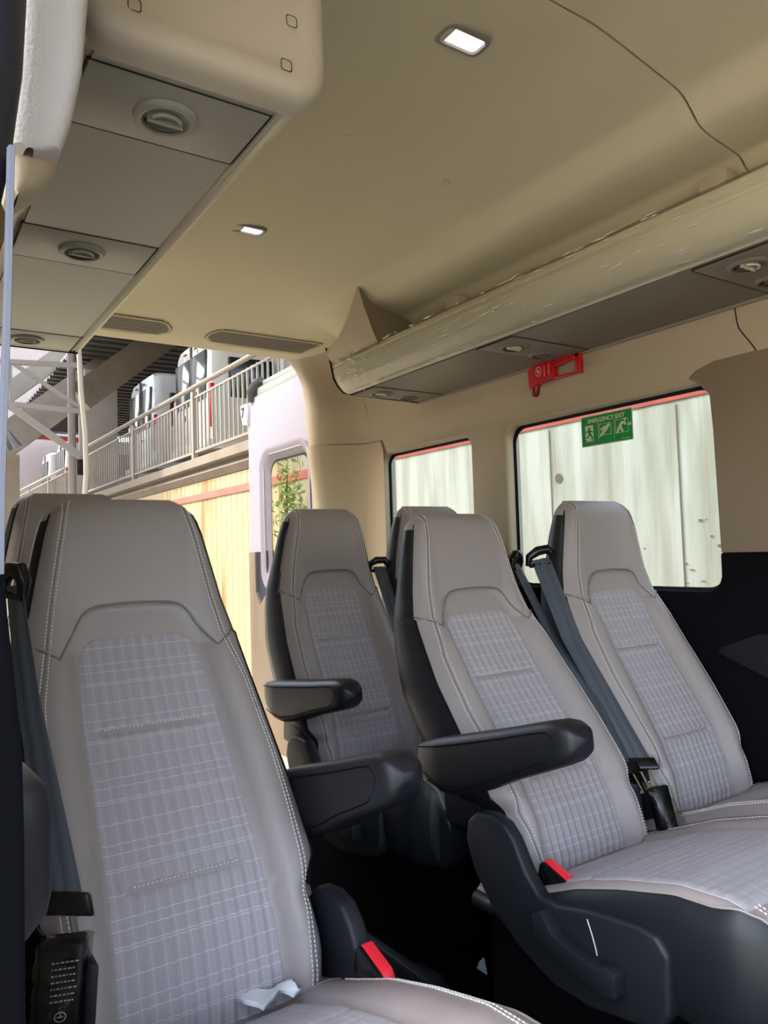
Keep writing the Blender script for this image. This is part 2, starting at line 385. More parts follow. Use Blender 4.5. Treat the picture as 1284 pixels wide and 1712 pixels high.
# D-pillar and rear corner
def dp_x(z):
    return float(np.interp(z, [-1.05, -.2, .23, .48, .70, .78, .85, .90, .96], [1.67, 1.67, 1.665, 1.635, 1.625, 1.615, 1.585, 1.54, 1.42]))
def wall_x(z): return XW if z < .45 else float(xw(z))
def corner(z0, z1, off, name, m, n=26):
    mb = MB(); rows = []
    for z in np.linspace(z0, z1, n):
        a, b = wall_x(z)-off, dp_x(z)-off; row = []
        for (t, yy) in [(0, 2.80 if off else 2.85), (0, 2.86), (.04, 2.90), (.16, 2.935), (.38, 2.965), (.62, 2.99), (.85, 3.015), (.97, 3.035), (1, 3.055), (.99, 3.09), (.9, 3.12)]:
            row.append((a+(b-a)*t, yy, z))
        rows.append(row)
    mb.grid(rows); return struct(mb.build(name, m, smooth=True, angle=60))
corner(.495, .965, 0, 'wall_rear', M['trim'])
corner(ZM-.3, .49, .010, 'wall_rear', M['trim'])
corner(FLOOR, ZM-.3, .012, 'wall_rear', M['darkwall'])
mb = MB(); rows = []
for z, o_ in ((.487, .009), (.497, .001)):
    rows.append([(wall_x(z)-o_+(dp_x(z)-wall_x(z))*t, yy, z) for t, yy in [(0, 2.80), (0, 2.86), (.04, 2.90), (.16, 2.935), (.38, 2.965), (.62, 2.99), (.85, 3.015), (.97, 3.035), (1, 3.055)]])
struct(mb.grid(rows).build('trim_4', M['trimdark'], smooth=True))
# left side: wall with one window, rear corner, door pillar and sill
struct(poly_slab([(.83, .97), (.83, FLOOR), (2.15, FLOOR), (2.15, ZB), (2.15, ZT), (2.15, .97)], .04, .075).build('wall_left', M['trim']))
struct(poly_slab([(2.15, .97), (2.15, ZT), (2.8, ZT), (2.8, .97)], .04, .075).build('wall_left', M['trim']))
struct(poly_slab([(2.15, ZB), (2.15, FLOOR), (2.8, FLOOR), (2.8, ZB)], .04, .075).build('wall_left', M['darkwall']))
struct(poly_slab([(2.8, .97), (2.8, FLOOR), (3.05, FLOOR), (3.05, .97)], .04, .16).build('wall_left', M['trim']))
# side door frame: roof rail above the door, sill, pillar
struct(MB().box(.03, .10, -1.3, .72, .66, .98).build('trim_5', M['trim'], bevel=.01))

# pillar beside the camera: rubber seal, pale grained pad, metal edge and dark lower cover
mb = MB(); mb.tube([(.045, .66, .62), (.052, .66, .47), (.052, .66, .40), (.045, .66, .33), (.030, .66, .24), (.028, .66, .1), (.028, .66, -.02)], [.047, .046, .042, .040, .038, .036, .036], 20)
struct(mb.build('trim_6', mat('blue_black_seal', srgb(34, 40, 54), .45), smooth=True))
mb = MB(); rows = []
for i, (cx, cy, cz, rx) in enumerate([(.142, .745, .66, .030), (.132, .745, .54, .031), (.126, .745, .46, .030), (.118, .745, .405, .027), (.112, .745, .378, .024), (.108, .745, .372, .016), (.108, .745, .369, .004)]):
    rows.append([(cx+rx*math.copysign(abs(math.cos(a))**.6, math.cos(a)), cy+.03*math.copysign(abs(math.sin(a))**.6, math.sin(a)), cz) for a in np.linspace(0, 2*math.pi, 24, endpoint=False)])
struct(mb.grid(rows, close=True).build('trim_7', M['fabricwhite'], smooth=True))
mb = MB(); rows = []
for (cx, cy, cz, rx) in [(.114, .752, .41, .022), (.112, .76, .385, .027), (.109, .76, .368, .0255), (.104, .76, .345, .018), (.100, .76, .335, .008), (.100, .76, .332, .001)]:
    rows.append([(cx+rx*math.cos(a), cy+.028*math.sin(a), cz) for a in np.linspace(0, 2*math.pi, 24, endpoint=False)])
struct(mb.grid(rows, close=True).build('trim_8', M['trim'], smooth=True))
struct(MB().box(.05, .170, .80, .88, .54, .75).build('trim_9', mat('blue_black_gap', srgb(26, 28, 42), .7)))
mb = MB(); rows = []
for z, x1 in ((.318, .0835), (.20, .0805), (.06, .0755), (-.06, .0735), (-.13, .073)):
    rows.append([(x1-.006, .625, z), (x1-.0045, .619, z), (x1-.001, .619, z), (x1, .625, z), (x1-.002, .66, z)])
struct(mb.grid(rows).build('trim_10', mat('grey_door_edge', srgb(112, 114, 126), .5), smooth=True))
mb = MB(); rows = []
for z, x1 in ((-.008, .0725), (-.04, .0745), (-.09, .0795), (-.14, .0835), (-.2, .0845), (-.7, .0845)):
    rows.append([(-.05, .60, z), (x1-.006, .60, z), (x1-.001, .603, z), (x1, .61, z), (x1-.003, .70, z), (-.05, .72, z)])
struct(mb.grid(rows, close=True).build('trim_11', M['darkwall'], smooth=True, angle=40))

# rear header loudspeaker-style air grilles set in the ceiling
def air_grille(name, poly, label, rng):
    """poly: outline in (x,y) on the rear header"""
    cx = sum(p[0] for p in poly)/len(poly); cy = sum(p[1] for p in poly)/len(poly)
    root = thing(name, (cx, cy, ceil_z(cx, cy)-.002))
    def ring(s, dz): return [(cx+(x-cx)*s, cy+(y-cy)*s, ceil_z(cx+(x-cx)*s, cy+(y-cy)*s)-dz) for x, y in poly]
    mb = MB(); a = []
    def off(d, dz):
        out = []
        n = len(poly)
        for i in range(n):
            p0, p1, p2 = Vector(poly[i-1]), Vector(poly[i]), Vector(poly[(i+1) % n])
            n1 = (p1-p0).normalized(); n2 = (p2-p1).normalized(); nn = Vector((n1.y+n2.y, -n1.x-n2.x))
            nn.normalize(); q = p1+nn*d; out.append((q.x, q.y, ceil_z(q.x, q.y)-dz))
        return out
    mb.grid([off(.018, -.001), off(.012, .005), off(.004, .006), off(0, .001)], close=True)
    at(mb, 'grille_frame', M['head'], root, smooth=True)
    mb = MB(); ys = np.arange(rng[0], rng[1], .0122)
    P2 = [(x, y) for x, y in poly]
    for y in ys:
        xs = []
        for i in range(len(P2)):
            (xa, ya), (xb, yb) = P2[i-1], P2[i]
            if (ya-y)*(yb-y) < 0: xs.append(xa+(xb-xa)*(y-ya)/(yb-ya))
        if len(xs) >= 2:
            xa, xb = min(xs), max(xs)
            n = 8; 
            for k in range(n):
                x0, x1 = xa+(xb-xa)*k/n, xa+(xb-xa)*(k+1)/n
                mb.bar((x0, y, ceil_z(x0, y)-.0035), (x1, y, ceil_z(x1, y)-.0035), .0072, .004)
    at(mb, 'slats', M['grille'], root)
    mb = MB(); o_ = off(.001, -.0015); mb.add(o_, [tuple(range(len(o_)))]); 
    mb.v = [(x, y, z-.0021) for x, y, z in mb.v]
    at(mb, 'backing', M['gap'], root)
    tag(root, label, 'air grille', 'rear header air grilles')
g2 = [(1.085, 2.925), (1.09, 2.885), (1.115, 2.850), (1.15, 2.836), (1.585, 2.836), (1.592, 2.848), (1.545, 2.963), (1.53, 2.975), (1.20, 2.975), (1.12, 2.960)]
air_grille('air_grille', g2[::-1], 'dark slatted air grille in the rear header, next to the wrapped luggage rack', (2.841, 2.974))
g1 = [(2.03-x, y) for x, y in g2]
air_grille('air_grille', g1, 'dark slatted air grille in the rear header, half behind the bare left luggage rack', (2.841, 2.974))

# open rear door, folded straight back from the right rear corner
door = empty('door_1', (1.70, 3.12, FLOOR)); door['kind'] = 'structure'
DX0, DX1 = 1.70, 1.745
dw = (3.24, 3.70, -.14, .50)
def door_poly():
    a0, a1, z0, z1 = dw
    outer = [(3.13, FLOOR), (3.92, FLOOR)]+[(3.925, .2), (3.92, .80)]+arc(3.88, .83, .04, 0, 90)+[(3.13, .885)]
    return outer
# panel pieces round the window opening
mb = MB()
mb.prism([(3.13, dw[3]+.03), (3.92, dw[3]+.03), (3.92, .83), (3.90, .858), (3.87, .868), (3.13, .878)], 'x', DX0, DX1)
mb.prism([(dw[1]+.03, ZM+.05), (3.925, ZM+.05), (3.922, dw[3]+.03), (dw[1]+.03, dw[3]+.03)], 'x', DX0, DX1)
mb.prism([(3.13, FLOOR), (dw[0]-.03, FLOOR), (dw[0]-.03, dw[3]+.03), (3.13, dw[3]+.03)], 'x', DX0, DX1)
at(mb, 'door_panel', M['whitedoor'], door)
r = .09
def rr(a0, a1, z0, z1, r): return arc(a0+r, z1-r, r, 180, 90)+arc(a1-r, z1-r, r, 90, 0)+arc(a1-r, z0+r, r, 0, -90)+arc(a0+r, z0+r, r, 270, 180)
fo = [(3.20, dw[3]+.04)]*1
o1 = rr(dw[0]-.035, dw[1]+.055, dw[2]-.03, dw[3]+.05, .10); o2 = rr(dw[0]-.01, dw[1]+.02, dw[2], dw[3]+.02, .09); o3 = rr(dw[0], dw[1], dw[2], dw[3], .08)
# frame plate between the straight-cut pieces and the round window reveal
sq = []
for (y, z) in o1: sq.append((min(max(y, dw[0]-.031), dw[1]+.031) if abs(y-(dw[0]+dw[1])/2) > .2 else y, z))
mb = MB(); mb.grid([[(DX0-.006, a, b) for a, b in rr(dw[0]-.05, dw[1]+.075, dw[2]-.05, dw[3]+.07, .11)], [(DX0-.010, a, b) for a, b in o1], [(DX0+.012, a, b) for a, b in o2], [(DX0+.030, a, b) for a, b in o3]], close=True)
at(mb, 'window_surround', mat('pale_lilac_trim', srgb(160, 150, 156), .5), door, smooth=True, angle=60)
mb = MB(); mb.grid([[(DX0+.028, a, b) for a, b in o3], [(DX0+.026, a, b) for a, b in rr(dw[0]+.012, dw[1]-.012, dw[2]+.012, dw[3]-.012, .075)]], close=True)
at(mb, 'window_seal', M['rubber'], door)
mb = MB(); mb.add([(DX0+.032, a, b) for a, b in o3], [tuple(range(len(o3)))]); at(mb, 'glass_pane', M['glass'], door)
mb = MB().prism([(dw[1]+.02, ZM+.055), (dw[1]+.02, -.10), (3.70, -.18), (3.78, -.25), (3.84, -.25), (3.84, ZM+.055)], 'x', DX0+.004, DX1)
at(mb, 'inner_recess', mat('dark_blue_recess', srgb(58, 60, 72), .6), door)
mb = MB(); mb.prism([(3.13, FLOOR), (3.92, FLOOR), (3.925, ZM+.05), (3.84, ZM+.05), (3.84, -.20), (3.79, -.27), (3.70, -.20), (dw[0], -.18), (3.13, -.16)], 'x', DX0-.012, DX1)
at(mb, 'lower_trim', M['trimdark'], door, bevel=.004)
mb = MB().prism([(3.13, .875), (3.80, .872), (3.80, .915), (3.13, .925)], 'x', DX0+.005, DX1-.01)
mb.prism([(3.13, .93), (3.76, .925), (3.76, .95), (3.13, .96)], 'x', DX0+.02, DX1)
at(mb, 'top_seal', mat('pale_green_seal', srgb(170, 172, 156), .5), door, bevel=.003)
mb = MB(); mb.prism([(3.93, .85), (3.99, .85), (4.0, .82), (3.97, .735), (3.90, .725), (3.89, .84)], 'x', DX0-.015, DX0+.03)
latch = at(mb, 'latch_block', M['white'], door, bevel=.006)
mb = MB(); mb.tube([(DX0+.01, 3.86, .85), (DX0, 3.85, .90), (DX0+.01, 3.80, .945), (DX0+.01, 3.76, .955)], [.03, .034, .03, .018], 10)
at(mb, 'latch_boot', mat('dark_grey_boot', srgb(66, 64, 60), .7, bump=.5, bscale=60), door, smooth=True)
mb = MB().prism([(3.06, -.9), (3.08, -.9), (3.08, .50), (3.06, .50)], 'x', 1.69, 1.72)
at(mb, 'edge_seal', M['white'], door)
mb = MB().prism([(3.09, -.9), (3.13, -.9), (3.13, .52), (3.09, .52)], 'x', 1.70, 1.73)
at(mb, 'hinge_strip', mat('blue_grey_strip', srgb(120, 122, 134), .5), door)
def text_mesh(body, size, name, m, parent, loc, rot, ext=.0006, align='CENTER', bold=0):
    cu = bpy.data.curves.new(name, 'FONT'); cu.body = body; cu.size = size; cu.extrude = ext; cu.align_x = align; cu.align_y = 'CENTER'; cu.offset = bold
    tmp = bpy.data.objects.new(name, cu); COL.objects.link(tmp); bpy.context.view_layer.update()
    me = bpy.data.meshes.new_from_object(tmp.evaluated_get(bpy.context.evaluated_depsgraph_get())); bpy.data.objects.remove(tmp); bpy.data.curves.remove(cu)
    me.name = name; me.materials.clear(); me.materials.append(m)
    o = bpy.data.objects.new(name, me); COL.objects.link(o)
    if parent: o.parent = parent
    o.location = loc; o.rotation_euler = rot; return o
RL = (math.pi/2, 0, -math.pi/2)      # faces -x, reads towards -y
tx = text_mesh('7', .075, 'number', M['rubber'], latch, (DX0-.0165, 3.955, .80), RL, bold=.002)

# =================================================================== LUGGAGE RACKS
def nozzle(mb_ring, c, r, par, m1, m2, tilt=0, name='air_nozzle'):
    """eyeball air vent below a rack: ring (part) with vane (sub-part)"""
    c = Vector(c); rows = []; N = 32
    for rad, dz in ((1.35, 0), (1.30, -.004), (1.12, -.007), (1.0, -.006), (.93, .004), (.90, .014)):
        rows.append([(c.x+rad*r*math.cos(a), c.y+rad*r*math.sin(a), c.z+dz) for a in np.linspace(0, 2*math.pi, N, endpoint=False)])
    ring = at(MB().grid(rows, close=True), name, m1, par, smooth=True, angle=60)
    mb = MB(); rows = []
    for rad, dz in ((.90, .012), (.86, .006), (.6, .000), (.3, -.002), (.02, -.003)):
        rows.append([(c.x+rad*r*math.cos(a), c.y+rad*r*math.sin(a), c.z+dz+tilt*rad*math.cos(a)*r) for a in np.linspace(0, 2*math.pi, N, endpoint=False)])
    mb.grid(rows, close=True)
    # raised grip edge and slot
    pts = [(c.x+.62*r*math.cos(a), c.y+.55*r*math.sin(a), c.z-.006) for a in np.linspace(math.pi*1.1, math.pi*1.9, 12)]
    mb.tube(pts, .003, 6); mb.bar((c.x-.75*r, c.y+.1*r, c.z-.004), (c.x+.75*r, c.y+.1*r, c.z-.004), .004, .01)
    o = mb.build('vane', m2, ring, smooth=True, angle=50)
    mb = MB(); mb.grid([[(c.x+rad*r*math.cos(a), c.y+rad*r*math.sin(a), c.z+dz) for a in np.linspace(math.pi*.05, math.pi*.95, 16)] for rad, dz in ((.91, -.003), (.80, -.0062))])
    mb.build('slot', M['gap'], ring)
    return ring
def frame_gap(mb, x0, x1, y0, y1, z, w=.0022):
    mb.box(x0, x1, y0-w, y0, z, z+.004).box(x0, x1, y1, y1+w, z, z+.004).box(x0-w, x0, y0, y1, z, z+.004).box(x1, x1+w, y0, y1, z, z+.004)

# right rack
rk = thing('luggage_rack', (1.60, 1.4, .58)); RY0, RY1 = -.6, 2.45
sec = [(1.81, .60), (1.80, .606), (1.485, .606), (1.478, .601), (1.455, .608), (1.432, .630), (1.420, .652), (1.412, .678), (1.417, .681), (1.413, .688), (1.416, .700), (1.412, .704), (1.414, .716), (1.424, .722), (1.455, .72), (1.47, .70), (1.83, .70), (1.83, .60)]
mb = MB().prism(sec, 'y', RY0, RY1); body = at(mb, 'rack_body', M['rack'], rk, smooth=True, angle=30)
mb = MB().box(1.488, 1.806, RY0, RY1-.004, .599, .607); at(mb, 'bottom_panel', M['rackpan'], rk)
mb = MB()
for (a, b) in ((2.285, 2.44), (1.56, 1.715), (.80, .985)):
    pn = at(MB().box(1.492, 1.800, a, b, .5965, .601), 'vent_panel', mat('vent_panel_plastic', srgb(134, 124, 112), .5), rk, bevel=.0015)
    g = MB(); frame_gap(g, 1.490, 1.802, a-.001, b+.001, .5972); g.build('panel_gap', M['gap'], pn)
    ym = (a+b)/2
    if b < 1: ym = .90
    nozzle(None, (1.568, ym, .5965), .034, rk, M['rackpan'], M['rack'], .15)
    nozzle(None, (1.712, ym+.03, .5965), .030, rk, M['rackpan'], M['rackpan'], .1)
# black outline of the end and lower rail
mb = MB().tube([(x, RY1+.003, z) for x, z in [(1.81, .598), (1.485, .603), (1.455, .607), (1.43, .630), (1.415, .655), (1.408, .69), (1.400, .73), (1.385, .77)]], .004, 8)
at(mb, 'end_seal', M['gap'], rk, smooth=True)
mb = MB().box(1.806, 1.816, RY0, RY1, .592, .604); at(mb, 'edge_rail', mat('rack_edge', srgb(150, 138, 120), .5), rk, bevel=.002)
# clear film wrap, crumpled towards the rear end
random.seed(3)
mb = MB(); fs = [(1.47, .601), (1.450, .606), (1.428, .630), (1.416, .652), (1.406, .678), (1.406, .70), (1.409, .718), (1.424, .727), (1.45, .727)]
fl = []
for i in range(len(fs)-1):
    for k in range(4): fl.append((fs[i][0]+(fs[i+1][0]-fs[i][0])*k/4, fs[i][1]+(fs[i+1][1]-fs[i][1])*k/4))
fl.append(fs[-1]); rows = []
for i, y in enumerate(np.linspace(2.43, -.5, 330)):
    row = []
    crump = .0045*math.exp(-((2.36-y)/.11)**2)+.0012
    for j, (x, z) in enumerate(fl):
        d = crump*(random.random()-.25)+.0012*math.sin(j*1.1+y*2.0)+.0012*math.sin(j*.7-y*5)
        row.append((x-abs(d)-.002, y, z+(random.random()-.5)*crump*.5))
    rows.append(row)
at(mb.grid(rows), 'plastic_film', M['film'], rk, smooth=True, angle=180)
mb = MB(); random.seed(21)  # near-white slivers that paint the highlights along the film's creases
for k in range(210):
    y = random.choice([random.uniform(2.22, 2.43), random.uniform(.7, 2.4), random.uniform(1.0, 2.2)]); j = random.uniform(1, len(fl)-3); i0 = int(j); t = j-i0
    x = fl[i0][0]*(1-t)+fl[i0+1][0]*t-.0075; z = fl[i0][1]*(1-t)+fl[i0+1][1]*t; L_ = random.uniform(.008, .05); sl = random.uniform(-.25, .25) if y < 2.2 else random.uniform(-1.2, 1.2)
    mb.tube([(x, y, z), (x-.0007, y-L_*.5, z+sl*L_*.25), (x, y-L_, z+sl*L_*.6)], [.0002, random.uniform(.0009, .0021), .0002], 5)
fc_ = at(mb, 'film_crease_glints', mat('crease_glint_white', srgb(250, 248, 236), .12, spec=1), rk, smooth=True); fc_['kind'] = 'stuff'
# bulkhead and its concave fin at the rear end of the shelf
mb = MB(); BY = 2.13
face = [(1.335, ceil_z(1.335, BY)+.012), (1.45, ceil_z(1.45, BY)+.004), (1.55, ceil_z(1.55, BY)+.004), (1.60, ceil_z(1.6, BY)), (1.62, .70), (1.43, .70), (1.405, .72), (1.385, .77), (1.355, .83)]
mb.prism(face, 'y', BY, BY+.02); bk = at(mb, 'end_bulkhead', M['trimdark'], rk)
mb = MB(); rows = []
for k in range(13):
    t = k/12; y = BY+(RY1-BY)*t
    zt = ceil_z(1.34, BY)+.015-(ceil_z(1.34, BY)+.015-.762)*(1-(1-t)**2.2)
    row = []
    for j in range(9):
        s = j/8; z = zt+(.712-zt)*s; x = 1.333+(1.408-1.333)*(s**1.3)+.055*t*(1-s)
        row.append((x, y, z))
    rows.append(row)
mb.grid(rows)
rows = []
for k in range(13):
    t = k/12; y = BY+(RY1-BY)*t; zt = ceil_z(1.34, BY)+.015-(ceil_z(1.34, BY)+.015-.762)*(1-(1-t)**2.2)
    rows.append([(1.333+.055*t, y, zt), (1.45, y, zt-.004), (1.70, y, zt-.02), (1.80, y, .70)])
mb.grid(rows)
at(mb, 'end_fin', M['trim'], rk, smooth=True, angle=50)
tag(rk, 'beige overhead luggage rack above the windows, wrapped in clear plastic film', 'luggage rack', 'overhead luggage racks')

# left rack
lk = thing('luggage_rack', (.33, 1.5, .58)); LY0, LY1 = .885, 2.28
sec = [(.20, .606), (.445, .606), (.450, .600), (.455, .606), (.461, .600), (.468, .602), (.476, .612), (.486, .665), (.490, .72), (.48, .722), (.16, .71), (.165, .64), (.185, .60)]
at(MB().prism(sec, 'y', LY0, LY1), 'rack_body', M['rack'], lk)
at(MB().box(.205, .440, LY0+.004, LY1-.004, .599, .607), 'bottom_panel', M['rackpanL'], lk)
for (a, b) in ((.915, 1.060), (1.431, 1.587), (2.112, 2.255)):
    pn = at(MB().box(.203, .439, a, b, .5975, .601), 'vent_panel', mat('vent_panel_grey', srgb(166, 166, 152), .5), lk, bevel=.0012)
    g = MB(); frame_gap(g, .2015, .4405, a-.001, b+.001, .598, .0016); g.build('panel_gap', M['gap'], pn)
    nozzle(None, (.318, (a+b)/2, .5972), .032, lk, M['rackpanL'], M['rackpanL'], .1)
at(MB().box(.200, .466, LY1, LY1+.004, .597, .607), 'end_seal', M['gap'], lk)
# end cap towards the door: shallow tray with rounded rim and three square plugs
cap = rr(.178, .497, .594, .86, .045)
inn = rr(.212, .462, .628, .86, .04)
def shr(poly, d):
    cx = .337; cz = .727; return [(x+(d if x < cx else -d)*min(1, abs(x-cx)/.1), z+(d if z < cz else -d)) for x, z in poly]
rows = [[(x, .895, z) for x, z in cap], [(x, .868, z) for x, z in cap], [(x, .855, z) for x, z in shr(cap, .006)], [(x, .850, z) for x, z in shr(cap, .016)], [(x, .851, z) for x, z in inn], [(x, .858, z) for x, z in shr(inn, .010)]]
mb = MB().grid(rows, close=True); n = len(cap); nb = len(mb.v)-n
mb.f.append(tuple(nb+k for k in range(n)))
cp = at(mb, 'end_cap', M['rackcap'], lk, smooth=True, angle=60)
for (px, pz) in ((.240, .640), (.442, .694), (.433, .632)):
    q = rr(px-.008, px+.008, pz-.008, pz+.008, .004); q2 = rr(px-.0068, px+.0068, pz-.0068, pz+.0068, .0035)
    yy = .8495 if px > .4 else .8515
    MB().grid([[(a, yy, b) for a, b in q], [(a, yy, b) for a, b in q2]], close=True).build('plug_outline', M['gap'], cp)
mb = MB().prism([(.478, .640), (.500, .648), (.502, .651), (.478, .645)], 'y', 1.00, 1.012)
at(mb, 'tab', mat('pale_tab', srgb(225, 225, 205), .5), lk)
tag(lk, 'bare beige overhead luggage rack over the left seats, with grey vent panels underneath', 'luggage rack', 'overhead luggage racks')

# =================================================================== CEILING LAMPS AND SMALL FITTINGS
def lamp(x, y, label):
    z = ceil_z(x, y)
    root = thing('ceiling_lamp', (x, y, z-.004))
    hx, hy = .054, .030
    def ringp(a, b, r, dz): return [(px, py, z-dz) for px, py in rr(x-a, x+a, y-b, y+b, r)]
    mb = MB().grid([ringp(hx, hy, .016, -.003), ringp(hx-.002, hy-.002, .016, .005), ringp(hx-.010, hy-.009, .012, .006), ringp(hx-.012, hy-.011, .010, -.001)], close=True)
    at(mb, 'bezel', mat('lamp_bezel', srgb(140, 132, 120), .5), root, smooth=True, angle=50)
    q = ringp(hx-.012, hy-.011, .010, .0015); mb = MB(); mb.add(q, [tuple(range(len(q)))])
    at(mb, 'lamp_lens', M['lens'], root)
    tag(root, label, 'ceiling lamp', 'lit ceiling lamps')
lamp(.897, 1.040, 'lit white ceiling lamp nearer the ceiling seam')
lamp(.880, 2.000, 'lit white ceiling lamp further back, towards the rear header')
for x, y, lb in ((.887, 1.432, 'small round ceiling clip midway between the two lit lamps'), (1.188, 1.462, 'small round ceiling clip nearer the bright fold of the ceiling')):
    o = top(MB().disc((x, y, ceil_z(x, y)+.001), (0, 0, -1), .011, .003, 20, .010), 'ceiling_clip', M['head'], smooth=True); tag(o, lb, 'clip', 'ceiling clips')
def hook(y0, y1, label):
    x = 1.505; z = .765
    mb = MB(); mb.prism([(y0, z+.03), (y1, z+.03), (y1, z-.002), (y1-.012, z-.008), (y0+.012, z-.006), (y0, z+.004)], 'x', x-.012, x+.03)
    o = top(mb, 'rack_bracket', M['trim'], bevel=.005)
    tag(o, label, 'bracket', 'ceiling brackets above the wrapped rack')
hook(.895, .965, 'small beige bracket on top of the wrapped rack where the ceiling seam ends')
hook(1.80, 1.865, 'small beige bracket on top of the wrapped rack near the rear fin')

# emergency hammer on the wall between rack and window
hm = thing('emergency_hammer', (1.815, 1.70, .55)); HX = 1.822
def hp(poly, x0, x1): return MB().prism(poly, 'x', x0, x1)
c1 = at(hp([(1.80, .622), (1.715, .636), (1.705, .632), (1.700, .600), (1.705, .566), (1.775, .560), (1.785, .548), (1.812, .546), (1.815, .61)], HX-.030, HX), 'holder', M['red'], hm, bevel=.005)
mb = hp([(1.705, .630), (1.60, .640), (1.592, .636), (1.592, .612), (1.70, .600)], HX-.024, HX-.004)
mb.prism([(1.592, .636), (1.612, .636), (1.614, .566), (1.594, .560)], 'x', HX-.024, HX-.004)
mb.prism([(1.705, .572), (1.60, .568), (1.60, .562), (1.705, .562)], 'x', HX-.022, HX-.008)
at(mb, 'handle', M['red'], hm, bevel=.004)
mb = MB()
for k in range(7): mb.box(HX-.027, HX-.022, 1.625+k*.011, 1.629+k*.011, .606, .630)
at(mb, 'grip_ribs', M['red'], hm, bevel=.001)
at(MB().tube([(HX-.016, 1.79, .555), (HX-.016, 1.793, .532), (HX-.016, 1.794, .522)], [.014, .014, .008], 14), 'head_cover', mat('dark_red_plastic', srgb(130, 14, 22), .35), hm, smooth=True)
at(MB().tube([(HX-.026, 1.797, .548), (HX-.026, 1.798, .530)], .005, 10), 'steel_tip', M['chrome'], hm, smooth=True)
mb = MB(); mb.grid([[(HX-.0305, 1.762+rad*math.cos(a), .598+rad*math.sin(a)*1.2) for a in np.linspace(0, 2*math.pi, 20, endpoint=False)] for rad in (.0135, .0110)], close=True)
mb.prism([(1.768, .607), (1.757, .600), (1.756, .590), (1.766, .594)], 'x', HX-.0312, HX-.0303)
mb.box(HX-.0312, HX-.0303, 1.715, 1.717, .58, .615).box(HX-.0312, HX-.0303, 1.735, 1.737, .578, .612)
at(mb, 'pictogram', mat('pale_print', srgb(235, 190, 185), .5), hm)
for c_ in hm.children: c_.location.z -= .026
tag(hm, 'red emergency hammer with loop handle, mounted above the front right window', 'emergency hammer')

# green emergency exit sign on the glass
sg = thing('exit_sign', (1.905, 1.59, .318)); SX = 1.9145
sy0, sy1, sz0, sz1 = 1.495, 1.70, .318, .418
def sgat(mb, name, m, **k): return at(mb, name, m, sg, **k)
sgat(MB().box(SX, SX+.001, sy0, sy1, sz0, sz1), 'sticker_border', M['signw'])
sgat(MB().box(SX-.0006, SX, sy0+.003, sy1-.003, sz0+.003, sz1-.003), 'sticker_face', M['green'])
t = text_mesh('EMERGENCY EXIT', .0185, 'lettering', M['signw'], sg, (SX-.001-1.905, 1.597-1.59, .3995-.318), RL, ext=.0002, bold=.0004)
def SP(poly): return [(sy1-.003-u*(sy1-sy0-.006), sz0+.003+v*(sz1-sz0-.006)) for u, v in poly]   # u from the reader's left
def flat(polys, x): 
    mb = MB()
    for p in polys: mb.prism(SP(p), 'x', x, x-.0004)
    return mb
def box2(u0, v0, u1, v1): return [(u0, v0), (u1, v0), (u1, v1), (u0, v1)]
sgat(flat([box2(.07, .14, .24, .70)], SX-.0006), 'door_pictogram', M['signw'])
man = [[(.13, .60), (.17, .64), (.19, .60), (.15, .56)], [(.12, .54), (.18, .56), (.19, .38), (.15, .36)], [(.15, .40), (.19, .40), (.23, .28), (.22, .15), (.20, .15), (.20, .28)], [(.14, .38), (.17, .38), (.13, .28), (.08, .26), (.08, .30), (.12, .32)], [(.17, .54), (.24, .46), (.23, .43), (.17, .50)], [(.13, .54), (.08, .48), (.09, .44), (.14, .50)], [(.07, .14), (.10, .2), (.08, .22), (.07, .22)]]
sgat(flat(man, SX-.0010), 'running_figure', M['green'])
fr = []
def frame(u0, v0, u1, v1, t=.012):
    fr.extend([box2(u0, v0, u1, v0+t*2), box2(u0, v1-t*2, u1, v1), box2(u0, v0, u0+t, v1), box2(u1-t, v0, u1, v1)])
frame(.36, .28, .60, .68, .007); frame(.68, .26, .93, .72, .007)
fr += [box2(.335, .12, .340, .78), box2(.655, .12, .660, .78), box2(.80, .055, .95, .075), box2(.385, .73, .395, .80), box2(.705, .76, .715, .84)]
fr += [[(.34, .20), (.36, .26), (.48, .58), (.56, .66), (.585, .60), (.50, .40), (.44, .30)], [(.38, .50), (.46, .60), (.47, .55), (.40, .44)],
       [(.70, .26), (.72, .42), (.80, .64), (.88, .62), (.90, .50), (.86, .50), (.84, .56), (.80, .50), (.84, .30), (.80, .28), (.77, .42), (.74, .28)], [(.84, .72), (.89, .74), (.90, .66), (.86, .64)], [(.93, .47), (.93, .54), (.97, .54), (.97, .60), (.99, .505), (.97, .42), (.97, .47)]]
sgat(flat(fr, SX-.0006), 'escape_pictograms', M['signw'])
tag(sg, 'green EMERGENCY EXIT sticker with pale pictograms on the front right window', 'exit sign')

